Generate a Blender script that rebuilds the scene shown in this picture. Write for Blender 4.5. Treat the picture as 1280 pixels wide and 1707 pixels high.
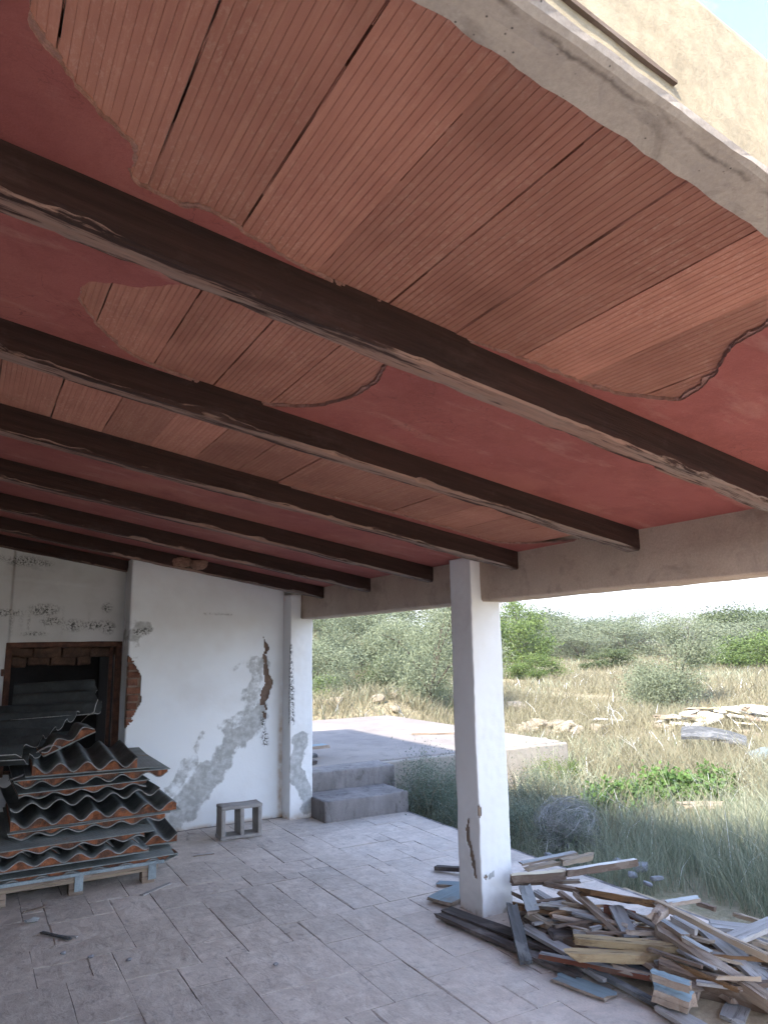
import bpy, bmesh, math, random
import numpy as np
from mathutils import Vector, Matrix, noise as mnoise
random.seed(7); rng = np.random.default_rng(7)
for o in list(bpy.data.objects): bpy.data.objects.remove(o, do_unlink=True)
scn = bpy.context.scene
COL = scn.collection

# ---------------------------------------------------------------- camera, sky, sun, exposure
EYE = Vector((0.0, 0.0, 1.736)); YAW, PITCH, ROLL, FPX = 0.5198, 0.1832, -0.0167, 1199.6
fwd = Vector((math.sin(YAW)*math.cos(PITCH), math.cos(YAW)*math.cos(PITCH), math.sin(PITCH)))
rgt = Vector((math.cos(YAW), -math.sin(YAW), 0)); upv = rgt.cross(fwd)
r2 = rgt*math.cos(ROLL) + upv*math.sin(ROLL); u2 = upv*math.cos(ROLL) - rgt*math.sin(ROLL)
cd = bpy.data.cameras.new('camera'); cam = bpy.data.objects.new('camera', cd); COL.objects.link(cam)
cam.matrix_world = Matrix(((r2.x, u2.x, -fwd.x, EYE.x), (r2.y, u2.y, -fwd.y, EYE.y), (r2.z, u2.z, -fwd.z, EYE.z), (0, 0, 0, 1)))
cd.sensor_fit = 'VERTICAL'; cd.sensor_height = 24.0; cd.lens = 24.0*FPX/1707.0
cd.clip_start = 0.05; cd.clip_end = 3000
scn.camera = cam
SUN_EL = math.radians(43); SH = Vector((0.89, 0.455)).normalized()      # horizontal travel of the light
sdir = Vector((SH.x*math.cos(SUN_EL), SH.y*math.cos(SUN_EL), -math.sin(SUN_EL)))
sl = bpy.data.lights.new('sun', 'SUN'); sl.energy = 2.0; sl.angle = math.radians(2.0); sl.color = (1.0, 0.91, 0.78)
so = bpy.data.objects.new('sun', sl); COL.objects.link(so); so.rotation_euler = sdir.to_track_quat('-Z', 'Y').to_euler()
so.location = (-20, -8, 20)
w = bpy.data.worlds.new('World'); scn.world = w; w.use_nodes = True
nt = w.node_tree; bg = nt.nodes['Background']; sky = nt.nodes.new('ShaderNodeTexSky'); sky.sky_type = 'NISHITA'
sky.sun_disc = False; sky.sun_elevation = SUN_EL; sky.sun_rotation = math.atan2(-SH.x, -SH.y) 
sky.air_density = 0.62; sky.dust_density = 0.25; sky.ozone_density = 1.3
bg.inputs['Strength'].default_value = 0.15
# broken white cloud over the whole sky
tc = nt.nodes.new('ShaderNodeTexCoord'); sx = nt.nodes.new('ShaderNodeSeparateXYZ'); nt.links.new(tc.outputs['Generated'], sx.inputs[0])
mz = nt.nodes.new('ShaderNodeMath'); mz.operation = 'ADD'; mz.inputs[1].default_value = 0.12; nt.links.new(sx.outputs['Z'], mz.inputs[0])
mm = nt.nodes.new('ShaderNodeMath'); mm.operation = 'MAXIMUM'; mm.inputs[1].default_value = 0.05; nt.links.new(mz.outputs[0], mm.inputs[0])
dv = nt.nodes.new('ShaderNodeVectorMath'); dv.operation = 'SCALE'; iv = nt.nodes.new('ShaderNodeMath'); iv.operation = 'DIVIDE'; iv.inputs[0].default_value = 1.0
nt.links.new(mm.outputs[0], iv.inputs[1]); nt.links.new(tc.outputs['Generated'], dv.inputs[0]); nt.links.new(iv.outputs[0], dv.inputs['Scale'])
cn = nt.nodes.new('ShaderNodeTexNoise'); cn.inputs['Scale'].default_value = 1.5; cn.inputs['Detail'].default_value = 8; cn.inputs['Roughness'].default_value = 0.6
co_ = nt.nodes.new('ShaderNodeVectorMath'); co_.operation = 'ADD'; co_.inputs[1].default_value = (7.3, 4.1, 1.1); nt.links.new(dv.outputs[0], co_.inputs[0]); nt.links.new(co_.outputs[0], cn.inputs['Vector'])
cr = nt.nodes.new('ShaderNodeMapRange'); cr.inputs[1].default_value = 0.46; cr.inputs[2].default_value = 0.68; cr.inputs[3].default_value = 0.0; cr.inputs[4].default_value = 0.8
hb_ = nt.nodes.new('ShaderNodeMath'); hb_.operation = 'MULTIPLY_ADD'; hb_.inputs[1].default_value = -0.24; hb_.inputs[2].default_value = 0.12; nt.links.new(sx.outputs['Z'], hb_.inputs[0])   # cloud banks crowd toward the horizon
ca_ = nt.nodes.new('ShaderNodeMath'); ca_.operation = 'ADD'; nt.links.new(cn.outputs['Fac'], ca_.inputs[0]); nt.links.new(hb_.outputs[0], ca_.inputs[1]); nt.links.new(ca_.outputs[0], cr.inputs[0])
cm = nt.nodes.new('ShaderNodeMix'); cm.data_type = 'RGBA'; cm.inputs[7].default_value = (3.75, 3.6, 3.42, 1)
nt.links.new(cr.outputs[0], cm.inputs[0]); nt.links.new(sky.outputs['Color'], cm.inputs[6]); nt.links.new(cm.outputs[2], bg.inputs['Color'])
vs = scn.view_settings; vs.view_transform = 'Standard'; vs.look = 'None'; vs.exposure = 2.98; vs.gamma = 1.0; vs.use_curve_mapping = False
scn.render.engine = 'CYCLES'; scn.cycles.use_denoising = True
scn.cycles.max_bounces = 6; scn.cycles.diffuse_bounces = 4; scn.cycles.glossy_bounces = 2; scn.cycles.transmission_bounces = 3
scn.cycles.caustics_reflective = False; scn.cycles.caustics_refractive = False; scn.cycles.adaptive_threshold = 0.02

# ---------------------------------------------------------------- helpers
def tag(o, label=None, cat=None, group=None, kind=None):
    for k, v in (('label', label), ('category', cat), ('group', group), ('kind', kind)):
        if v: o[k] = v
    return o
def link(name, me, mats=None, parent=None, loc=None):
    o = bpy.data.objects.new(name, me); COL.objects.link(o)
    if mats is not None and me is not None and len(me.materials) == 0:
        for m in (mats if isinstance(mats, (list, tuple)) else [mats]): me.materials.append(m)
    if parent: o.parent = parent
    if loc is not None: o.location = loc
    return o
def empty(name, loc=(0, 0, 0), rz=0):
    o = bpy.data.objects.new(name, None); COL.objects.link(o); o.location = loc; o.rotation_euler = (0, 0, rz); o.empty_display_size = .1
    return o
def pydata(name, v, f, smooth=False, mi=None):
    me = bpy.data.meshes.new(name); me.from_pydata([tuple(p) for p in v], [], [tuple(q) for q in f])
    if mi is not None: me.polygons.foreach_set('material_index', np.array(mi, dtype=np.int32))
    if smooth: me.polygons.foreach_set('use_smooth', np.ones(len(me.polygons), dtype=bool))
    me.update(); return me
def quads_np(name, V, F, attr=None, smooth=False):
    """V (n,3) float, F (m,k) int, attr dict of per-vertex floats"""
    me = bpy.data.meshes.new(name); n, (m, k) = len(V), F.shape
    me.vertices.add(n); me.vertices.foreach_set('co', np.asarray(V, np.float32).ravel())
    me.loops.add(m*k); me.loops.foreach_set('vertex_index', F.astype(np.int32).ravel())
    me.polygons.add(m); me.polygons.foreach_set('loop_start', np.arange(0, m*k, k, dtype=np.int32))
    me.polygons.foreach_set('loop_total', np.full(m, k, dtype=np.int32))
    if smooth: me.polygons.foreach_set('use_smooth', np.ones(m, dtype=bool))
    me.update(calc_edges=True)
    for a, d in (attr or {}).items():
        at = me.attributes.new(a, 'FLOAT', 'POINT'); at.data.foreach_set('value', np.asarray(d, np.float32))
    return me
def bevel_box(name, x0, x1, y0, y1, z0, z1, b=0.01, seg=1, slope=0.0, smooth=False):
    """box with chamfered edges; slope lowers z with x (roof pitch)"""
    bm = bmesh.new(); bmesh.ops.create_cube(bm, size=1)
    for v in bm.verts:
        v.co.x = x0 if v.co.x < 0 else x1; v.co.y = y0 if v.co.y < 0 else y1; v.co.z = z0 if v.co.z < 0 else z1
    if b > 0: bmesh.ops.bevel(bm, geom=bm.edges[:], offset=b, segments=seg, affect='EDGES', profile=.5)
    if slope:
        for v in bm.verts: v.co.z -= slope*(v.co.x-x0)
    me = bpy.data.meshes.new(name); bm.to_mesh(me); bm.free()
    return me
def n3(x, y, z, s=1.0, seed=0.0): return mnoise.noise(Vector((x*s+seed, y*s-seed*1.7, z*s+seed*.31)))
def fbm(x, y, z, s=1.0, seed=0.0): return n3(x, y, z, s, seed) + .5*n3(x, y, z, s*2.1, seed+5) + .25*n3(x, y, z, s*4.3, seed+9)
def sd_poly(p, pts):
    """distance to a polyline whose points carry a width: returns d - w at nearest"""
    best = 9
    for (ax, ay, aw), (bx, by, bw) in zip(pts[:-1], pts[1:]):
        dx, dy = bx-ax, by-ay; L = dx*dx+dy*dy
        t = max(0, min(1, ((p[0]-ax)*dx+(p[1]-ay)*dy)/L)) if L else 0
        d = math.hypot(p[0]-ax-t*dx, p[1]-ay-t*dy)-(aw+(bw-aw)*t)
        best = min(best, d)
    return best

# ---------------------------------------------------------------- materials
class NT:
    def __init__(s, name):
        s.m = bpy.data.materials.new(name); s.m.use_nodes = True; s.t = s.m.node_tree; s.b = s.t.nodes['Principled BSDF']
        s.b.inputs['Specular IOR Level'].default_value = 0.25
    def n(s, ty, **kw):
        d = s.t.nodes.new('ShaderNode'+ty)
        for k, v in kw.items(): setattr(d, k, v)
        return d
    def l(s, a, b): s.t.links.new(a, b)
    def pos(s, kind='world', scale=(1, 1, 1), rot=(0, 0, 0)):
        if kind == 'world': src = s.n('NewGeometry').outputs['Position']
        else: src = s.n('TexCoord').outputs['Object']
        mp = s.n('Mapping'); mp.inputs['Scale'].default_value = scale; mp.inputs['Rotation'].default_value = rot; s.l(src, mp.inputs[0]); return mp.outputs[0]
    def noise(s, vec, scale, detail=6, rough=.6, dist=0):
        d = s.n('TexNoise'); d.inputs['Scale'].default_value = scale; d.inputs['Detail'].default_value = min(detail, 5)
        d.inputs['Roughness'].default_value = rough; d.inputs['Distortion'].default_value = dist; s.l(vec, d.inputs['Vector']); return d.outputs['Fac']
    def rng(s, v, a, b, c=0, d=1):
        m = s.n('MapRange'); m.inputs[1].default_value = a; m.inputs[2].default_value = b; m.inputs[3].default_value = c; m.inputs[4].default_value = d
        s.l(v, m.inputs[0]); return m.outputs[0]
    def math(s, op, a, b=None):
        m = s.n('Math', operation=op)
        for i, v in ((0, a), (1, b)):
            if v is None: continue
            if isinstance(v, (int, float)): m.inputs[i].default_value = v
            else: s.l(v, m.inputs[i])
        return m.outputs[0]
    def mix(s, f, a, b, blend='MIX'):
        m = s.n('Mix', data_type='RGBA', blend_type=blend)
        for i, v in ((0, f), (6, a), (7, b)):
            if isinstance(v, (int, float)): m.inputs[i].default_value = v
            elif isinstance(v, (tuple, list)): m.inputs[i].default_value = (*v[:3], 1)
            else: s.l(v, m.inputs[i])
        return m.outputs[2]
    def attr(s, name): return s.n('Attribute', attribute_name=name).outputs['Fac']
    def rand(s): return s.n('ObjectInfo').outputs['Random']
    def bump(s, h, strength=.3, dist=.01, prev=None):
        b = s.n('Bump'); b.inputs['Strength'].default_value = strength; b.inputs['Distance'].default_value = dist; s.l(h, b.inputs['Height'])
        if prev is not None: s.l(prev, b.inputs['Normal'])
        return b.outputs[0]
    def out(s, col, rough=.85, nrm=None):
        if isinstance(col, (tuple, list)): s.b.inputs['Base Color'].default_value = (*col[:3], 1)
        else: s.l(col, s.b.inputs['Base Color'])
        if isinstance(rough, (int, float)): s.b.inputs['Roughness'].default_value = rough
        else: s.l(rough, s.b.inputs['Roughness'])
        if nrm is not None: s.l(nrm, s.b.inputs['Normal'])
        return s.m
def basic(name, c1, c2, scale=6, lo=.35, hi=.65, bump=.25, bscale=40, bdist=.006, coord='world', stretch=(1, 1, 1), rough=.9, rvar=.0, dist=0, spec=None):
    g = NT(name); p = g.pos(coord, stretch); a = g.noise(p, scale, 8, .65, dist); c = g.mix(g.rng(a, lo, hi), c1, c2)
    f = g.noise(p, scale*7, 4); c = g.mix(1.0, c, g.mix(g.rng(f, .3, .7), (.8, .8, .8), (1.1, 1.1, 1.1)), 'MULTIPLY')
    if rvar: c = g.mix(1.0, c, g.mix(g.rand(), (1-rvar,)*3, (1+rvar,)*3), 'MULTIPLY')
    if spec is not None: g.b.inputs['Specular IOR Level'].default_value = spec
    return g.out(c, rough, g.bump(g.noise(p, bscale, 8, .7), bump, bdist))

MT = {}
# white lime plaster with grey damp stains and mould carried as point masks
def plaster_white(name, base=(.84, .87, .885), dirt=(.76, .765, .76), stain=(.40, .41, .40), foot=0.0):
    g = NT(name); p = g.pos()
    a = g.noise(p, 2.2, 8, .6); c = g.mix(g.rng(a, .45, .8), base, dirt)
    st = g.attr('stain'); br = g.noise(p, 38, 6, .7); br2 = g.noise(p, 9, 6, .65)
    v_ = g.math('ADD', st, g.math('ADD', g.math('MULTIPLY', g.math('SUBTRACT', br2, .5), 1.5), g.math('MULTIPLY', g.math('SUBTRACT', br, .5), .5))); f = g.math('MULTIPLY', g.rng(v_, .48, .80), g.rng(g.noise(p, 20, 5), .3, .6, .55, 1))
    c = g.mix(f, c, stain)
    mo = g.attr('mould'); mf = g.math('MULTIPLY', mo, g.rng(g.noise(p, 60, 6, .75), .47, .56)); c = g.mix(mf, c, (.035, .033, .03))
    ru = g.attr('rust'); c = g.mix(g.math('MULTIPLY', ru, g.rng(br2, .3, .6)), c, (.42, .27, .13))
    spk = g.rng(g.noise(p, 120, 3, .5), .72, .78); c = g.mix(g.math('MULTIPLY', spk, .35), c, (.3, .28, .25))
    b = g.bump(g.noise(p, 14, 8, .6), .12, .02); b = g.bump(g.noise(p, 160, 4, .6), .2, .002, b)
    return g.out(c, .92, b)
MT['white'] = plaster_white('white_plaster')
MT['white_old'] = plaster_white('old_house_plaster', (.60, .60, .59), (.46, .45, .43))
MT['white_col'] = plaster_white('column_plaster', (.86, .875, .875), (.80, .795, .775))
def concrete(name, c1, c2, stain=(.2, .19, .175), sc=3.0, pits=True, amount=.5, stretch=(1, 1, 1)):
    g = NT(name); p = g.pos('world', stretch); p1 = g.pos()
    c = g.mix(g.rng(g.noise(p, sc, 9, .65), .35, .68), c1, c2)
    c = g.mix(g.math('MULTIPLY', g.rng(g.noise(p, sc*2.3, 9, .7, .6), .52, .7), amount), c, stain)
    f = g.noise(p1, 90, 5, .7); c = g.mix(1.0, c, g.mix(g.rng(f, .25, .75), (.84, .84, .84), (1.1, 1.1, 1.1)), 'MULTIPLY')
    b = g.bump(g.noise(p1, 22, 8, .65), .25, .012); b = g.bump(f, .25, .003, b)
    if pits:
        v = g.n('TexVoronoi'); v.inputs['Scale'].default_value = 55; g.l(p1, v.inputs['Vector'])
        pit = g.math('MULTIPLY', g.rng(v.outputs['Distance'], .05, .16, 1, 0), g.rng(g.noise(p1, 7, 3), .52, .6))
        c = g.mix(pit, c, (.07, .06, .055)); b = g.bump(pit, -.6, .006, b)
    return g.out(c, .93, b)
MT['concrete'] = concrete('bare_concrete', (.47, .40, .335), (.37, .31, .26), (.17, .14, .115), 3.0, True, .8)
MT['col_core'] = basic('column_mortar', (.44, .35, .27), (.30, .23, .175), 18, bump=.8, bscale=60, bdist=.01)
MT['eave'] = concrete('eave_concrete', (.54, .43, .34), (.44, .34, .265), (.28, .21, .165), 2.2, False, .6)
MT['step'] = concrete('step_concrete', (.27, .25, .24), (.17, .155, .148), (.07, .065, .06), 4.5, False, .8, (1, 1, .45))
MT['block'] = concrete('concrete_block', (.36, .345, .325), (.27, .255, .24), (.17, .16, .15), 6, True, .4)
MT['terrace'] = concrete('terrace_concrete', (.29, .255, .225), (.215, .19, .175), (.14, .122, .11), 1.1, False, .5)
MT['pale_wall'] = concrete('terrace_wall', (.36, .325, .275), (.28, .25, .215), (.17, .16, .14), 2.0, False, .4)
def edge_conc():
    m = concrete('edge_concrete', (.47, .405, .34), (.38, .32, .27), (.2, .165, .135), 3.0, True, .7); g = NT.__new__(NT); g.m = m; g.t = m.node_tree; g.b = g.t.nodes['Principled BSDF']
    src = g.b.inputs['Base Color'].links[0].from_socket; sx = g.n('SeparateXYZ'); g.l(g.pos(), sx.inputs[0])
    wob = g.math('MULTIPLY', g.math('SUBTRACT', g.noise(g.pos('world', (1, 0, 0)), 5.5, 5, .6), .5), .075)
    d = g.math('ABSOLUTE', g.math('ADD', g.math('SUBTRACT', sx.outputs['Y'], .762), wob)); k = g.math('MULTIPLY', g.rng(d, .001, .008, 1, 0), g.rng(g.noise(g.pos(), 11, 5, .7), .35, .6))
    g.l(g.mix(g.math('MULTIPLY', k, .75), src, (.11, .09, .075)), g.b.inputs['Base Color']); return m
MT['edge'] = edge_conc()
MT['mortar'] = basic('brown_mortar', (.27, .195, .15), (.17, .115, .085), 14, bump=.8, bscale=45, bdist=.02)
MT['brick'] = basic('exposed_brick', (.26, .115, .07), (.13, .06, .042), 16, bump=.7, bscale=60, bdist=.01, rvar=.25)
MT['cream'] = basic('cream_fascia', (.40, .335, .23), (.335, .275, .185), 5, bump=.45, bscale=120, bdist=.004)
# fluted clay ceiling boards
def clay():
    g = NT('clay_tile'); p = g.pos(); po = g.pos('object')
    a = g.noise(p, 3.2, 8, .6); c = g.mix(g.rng(a, .35, .68), (.39, .172, .121), (.312, .13, .091))
    st = g.pos('world', (70, 2.5, 70)); k = g.noise(st, 1.0, 6, .6); c = g.mix(g.math('MULTIPLY', g.rng(k, .46, .70), .38), c, (.52, .27, .185))
    sp = g.rng(g.noise(g.pos('world', (1, .45, 1)), 85, 5, .75), .52, .62)
    sp = g.math('MULTIPLY', sp, g.rng(g.noise(p, 4.5, 4), .38, .6)); c = g.mix(g.math('MULTIPLY', sp, .3), c, (.58, .37, .28))
    dk = g.rng(g.noise(p, 1.6, 7, .65, .5), .52, .70); c = g.mix(g.math('MULTIPLY', dk, .4), c, (.17, .07, .045))
    c = g.mix(1.0, c, g.mix(g.rand(), (.74, .73, .72), (1.14, 1.12, 1.10)), 'MULTIPLY')
    b = g.bump(g.noise(st, 2.0, 5), .3, .003); b = g.bump(g.noise(p, 140, 5, .7), .25, .002, b)
    return g.out(c, .88, b)
MT['clay'] = clay()
# old red paint on ceiling render
def redpaint():
    g = NT('red_painted_plaster'); p = g.pos()
    c = g.mix(g.rng(g.noise(p, 1.1, 7, .6), .35, .7), (.34, .105, .088), (.265, .076, .064))
    c = g.mix(g.math('MULTIPLY', g.rng(g.noise(p, .9, 5, .55, .4), .45, .7), .55), c, (.42, .175, .125))
    c = g.mix(g.math('MULTIPLY', g.rng(g.noise(p, 4.1, 8, .75, .3), .46, .66), .6), c, (.215, .06, .05))
    c = g.mix(g.math('MULTIPLY', g.rng(g.noise(g.pos('world', (1, 3, 1)), 2.3, 5, .7), .56, .7), .35), c, (.50, .27, .215))
    ck = g.noise(g.pos('world', (1, 1, 0)), 2.6, 5, .55, .6); ck = g.math('MULTIPLY', g.rng(g.math('ABSOLUTE', g.math('SUBTRACT', ck, .5)), 0, .0035, 1, 0), g.rng(g.noise(p, 1.3, 2), .5, .58)); c = g.mix(g.math('MULTIPLY', ck, .6), c, (.10, .035, .03))
    sx = g.n('SeparateXYZ'); g.l(g.pos(), sx.inputs[0])
    c = g.mix(g.math('MULTIPLY', g.rng(g.noise(p, 90, 4, .6), .3, .7), .22), c, (.2, .05, .045))
    c = g.mix(g.math('MULTIPLY', g.rng(g.noise(p, 45, 3, .5), .73, .77), .5), c, (.5, .3, .25))
    b = g.bump(g.noise(p, 9, 6, .6), .3, .02); b = g.bump(g.noise(p, 170, 5, .7), .6, .004, b)
    return g.out(c, .8, b)
MT['red'] = redpaint()
MT['lip'] = basic('broken_plaster_edge', (.36, .2, .16), (.24, .12, .095), 30, bump=.8, bscale=120, bdist=.004)
# dark stained timber and its peeling underside; grain along local X
def timber(name, peel):
    g = NT(name); p = g.pos('object', (1.2, 22, 22)); pf = g.pos('object', (3, 60, 60)); pb = g.pos('object', (1, 5.5, 5.5))
    c = g.mix(g.rng(g.noise(p, 1.4, 8, .65), .3, .7), (.052, .024, .0185), (.020, .0105, .009))
    c = g.mix(g.math('MULTIPLY', g.rng(g.noise(pf, 1.2, 6, .7), .56, .75), .35), c, (.10, .055, .045))
    b = g.bump(g.noise(pf, 1.0, 8, .7), .8, .006)
    c = g.mix(g.math('MULTIPLY', g.rng(g.noise(g.pos('object', (2.5, 5, 5)), 1.6, 5, .7), .56, .72), .5), c, (.085, .05, .042))
    if peel:
        ln = g.noise(g.pos('object', (.7, 9, 9)), 2.2, 9, .7, .3); mk = g.rng(g.math('ADD', ln, g.math('MULTIPLY', g.math('SUBTRACT', g.noise(g.pos('object', (9, 40, 40)), 1.0, 5, .7), .5), .22)), .44, .52)
        wood = g.mix(g.rng(g.noise(p, 2.2, 7, .6), .3, .7), (.30, .175, .132), (.19, .118, .092))
        wood = g.mix(g.rng(g.noise(pb, .9, 4), .45, .62), wood, (.21, .165, .14))
        wood = g.mix(g.math('MULTIPLY', g.rng(g.noise(pf, .8, 6, .7), .55, .66), .5), wood, (.07, .04, .033))
        c = g.mix(mk, c, wood); b = g.bump(mk, -.6, .003, b)
    return g.out(c, .9, b)
MT['timber'] = timber('dark_timber', False); MT['peel'] = timber('peeling_timber', True)
# stamped concrete floor
def stamped(name, c1, c2, c3, sand):
    g = NT(name); p = g.pos()
    c = g.mix(g.rng(g.noise(p, 1.4, 8, .62), .36, .66), c1, c2)
    c = g.mix(g.math('MULTIPLY', g.rng(g.noise(p, 7.5, 9, .75, .3), .46, .64), .75), c, c3)
    c = g.mix(g.math('MULTIPLY', g.rng(g.noise(p, 16, 6, .7), .55, .7), .5), c, (.19, .17, .168))
    vein = g.noise(g.pos('world', (1, .4, 1), (0, 0, .5)), 6.0, 8, .6, .5); vb = g.math('MULTIPLY', g.rng(g.math('ABSOLUTE', g.math('SUBTRACT', vein, .5)), 0, .022, 1, 0), g.rng(g.noise(p, 3.3, 3), .48, .62))
    c = g.mix(g.math('MULTIPLY', vb, .35), c, (.13, .115, .115))
    c = g.mix(1.0, c, g.mix(g.rand(), (.90, .90, .90), (1.08, 1.07, 1.07)), 'MULTIPLY')
    # blown sand and sawdust gathering toward the open right-hand corner
    sx = g.n('SeparateXYZ'); g.l(g.pos(), sx.inputs[0])
    k = g.math('ADD', g.math('MULTIPLY', sx.outputs['X'], .55), g.math('MULTIPLY', sx.outputs['Y'], -.42))
    k = g.rng(k, -.9, .75); k = g.math('MULTIPLY', k, g.rng(g.noise(p, 3.2, 9, .7, .5), .4, .62)); c = g.mix(g.math('MULTIPLY', k, .8), c, sand)
    f = g.noise(p, 110, 5, .7); c = g.mix(1.0, c, g.mix(g.rng(f, .3, .7), (.88, .88, .88), (1.08, 1.08, 1.08)), 'MULTIPLY')
    h = g.noise(g.pos('world', (1, .6, 1), (0, 0, .4)), 8.5, 9, .6, .35)
    b = g.bump(h, .45, .03); b = g.bump(vb, -.25, .004, b); b = g.bump(f, .15, .002, b)
    return g.out(c, g.rng(g.noise(p, 4, 5), .3, .7, .58, .85), b)
MT['floor'] = stamped('stamped_floor', (.56, .495, .435), (.45, .392, .342), (.65, .585, .515), (.70, .57, .48))
MT['joint'] = basic('floor_joint', (.30, .27, .26), (.13, .115, .11), 5, .42, .58, bump=.4)
# corrugated fibre cement, foam and embossed liner
MT['fibre'] = basic('fibre_cement', (.20, .215, .205), (.075, .083, .08), 4, .3, .7, .4, 60, .004, 'object', rough=.85, rvar=.2)
MT['fibre_edge'] = basic('fibre_cement_edge', (.40, .39, .37), (.2, .19, .18), 14, bump=.4, coord='object')
MT['fibre_shaded'] = basic('shaded_fibre_cement', (.055, .06, .059), (.022, .025, .025), 4, .3, .7, .4, 60, .004, 'object', rough=.88, rvar=.2)  # darker copy of the fibre cement: shade near the window put into the colour
MT['foam'] = basic('orange_foam', (.33, .125, .06), (.12, .062, .042), 13, .40, .58, .8, 40, .015, 'object', rvar=.15)
def liner():
    g = NT('embossed_liner'); p = g.pos('object')
    c = g.mix(g.rng(g.noise(p, 4, 7, .65), .35, .65), (.31, .34, .325), (.19, .215, .205))
    c = g.mix(g.math('MULTIPLY', g.rng(g.noise(p, 2.5, 7, .7), .58, .66), .7), c, (.30, .2, .12))
    wv = []
    for r in (.9, -.9):
        q = g.n('TexWave', wave_type='BANDS', bands_direction='X'); q.inputs['Scale'].default_value = 9; g.l(g.pos('object', (1, 1, 0), (0, 0, r)), q.inputs['Vector']); wv.append(q.outputs['Fac'])
    h = g.math('MAXIMUM', *wv); c = g.mix(g.math('MULTIPLY', g.rng(h, .8, 1), .35), c, (.34, .37, .36))
    return g.out(c, .6, g.bump(h, .5, .006))
MT['liner'] = liner()
MT['rustframe'] = basic('rusty_frame', (.135, .062, .04), (.06, .03, .022), 18, bump=.5, bscale=90, bdist=.003, rough=.8)
MT['dark_room'] = basic('room_shade_plaster', (.018, .017, .016), (.010, .0095, .009), 3)  # near-black base colour stands in for the darkness of the unlit room
MT['mud'] = basic('mud_nest', (.34, .2, .145), (.2, .11, .08), 30, bump=1, bscale=80, bdist=.01)
MT['metalblue'] = basic('blue_painted_metal', (.36, .43, .46), (.22, .27, .29), 10, bump=.2, rough=.5)
# reclaimed wood kinds; grain along local X
def wood(name, c1, c2, c3, crack=.5):
    g = NT(name); p = g.pos('object', (2.2, 26, 26)); pf = g.pos('object', (5, 90, 90)); pw = g.pos('object', (3, 6, 6))
    c = g.mix(g.rng(g.noise(p, 1.3, 8, .65), .3, .7), c1, c2)
    c = g.mix(g.math('MULTIPLY', g.rng(g.noise(pw, 1.3, 8, .7, .4), .52, .64), .7), c, c3)
    ck = g.rng(g.noise(pf, .55, 6, .7), .57, .63); c = g.mix(g.math('MULTIPLY', ck, crack), c, (.03, .022, .018))
    c = g.mix(1.0, c, g.mix(g.rand(), (.78, .78, .78), (1.2, 1.18, 1.16)), 'MULTIPLY')
    b = g.bump(g.noise(p, 1.5, 7, .7), .5, .006); b = g.bump(ck, -.6, .004, b)
    return g.out(c, .88, b)
WD = {'dark': wood('wood_dark', (.10, .085, .078), (.055, .045, .042), (.19, .165, .15)),
      'slate': wood('wood_slate', (.12, .125, .128), (.065, .068, .07), (.22, .22, .215)),
      'grey': wood('wood_grey', (.37, .355, .34), (.24, .23, .22), (.46, .45, .435)),
      'gbrown': wood('wood_grey_brown', (.35, .28, .22), (.23, .175, .135), (.43, .37, .31)),
      'blue': wood('wood_blue_paint', (.25, .325, .355), (.195, .255, .28), (.23, .21, .19), .3),
      'pale': wood('wood_pale_paint', (.46, .48, .475), (.35, .37, .365), (.30, .275, .25), .4),
      'brown': wood('wood_brown', (.20, .145, .11), (.125, .088, .066), (.29, .235, .19)),
      'tan': wood('wood_tan', (.40, .325, .24), (.27, .215, .155), (.35, .31, .27)),
      'rotyellow': wood('wood_rotten_yellow', (.40, .31, .185), (.27, .20, .11), (.19, .125, .07), .9),
      'rot': wood('wood_rotten_brown', (.31, .18, .085), (.17, .095, .05), (.09, .06, .04), .9),
      'red': wood('wood_red', (.25, .09, .055), (.17, .065, .042), (.17, .11, .08)),
      'cream': wood('wood_cream_paint', (.74, .67, .50), (.66, .58, .42), (.45, .36, .25), .2),
      'white': wood('wood_white_paint', (.78, .78, .75), (.68, .68, .65), (.4, .35, .3), .2)}
# vegetation: per-vertex random 'r'
def plant(name, cols, rough=.7, trans=.25):
    g = NT(name); r = g.attr('r'); cr = g.n('ValToRGB'); e = cr.color_ramp.elements
    for i, c in enumerate(cols):
        t = i/(len(cols)-1); el = e[0] if i == 0 else (e[1] if i == len(cols)-1 else e.new(t)); el.position = t; el.color = (*c, 1)
    g.l(r, cr.inputs[0]); g.out(cr.outputs[0], rough)
    if trans:
        tb = g.n('BsdfTranslucent'); g.l(cr.outputs[0], tb.inputs[0]); ms = g.n('MixShader'); ms.inputs[0].default_value = trans
        g.l(g.b.outputs[0], ms.inputs[1]); g.l(tb.outputs[0], ms.inputs[2]); g.l(ms.outputs[0], g.t.nodes['Material Output'].inputs[0])
    return g.m
MT['dry'] = plant('dry_grass', [(.22, .19, .125), (.295, .255, .17), (.35, .30, .205), (.26, .25, .155)])
MT['green_grass'] = plant('grey_green_grass', [(.15, .19, .12), (.25, .295, .195), (.34, .375, .26), (.45, .45, .33)])
MT['bright'] = plant('bright_weed', [(.055, .12, .028), (.095, .18, .045), (.14, .23, .065)])
MT['olive'] = plant('olive_leaf', [(.12, .15, .085), (.185, .215, .13), (.25, .275, .18)])
MT['carob'] = plant('dark_leaf', [(.045, .07, .027), (.085, .115, .048), (.14, .17, .075)])
MT['lime'] = plant('fresh_leaf', [(.06, .10, .025), (.11, .17, .045), (.17, .23, .07)])
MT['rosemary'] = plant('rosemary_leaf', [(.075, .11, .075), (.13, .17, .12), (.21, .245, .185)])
MT['deadtwig'] = plant('dead_twig', [(.18, .185, .18), (.30, .305, .30), (.46, .455, .44)], trans=0)
MT['stalk'] = plant('dry_stalk', [(.30, .27, .17), (.42, .38, .25), (.5, .45, .32)], trans=0)
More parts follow.
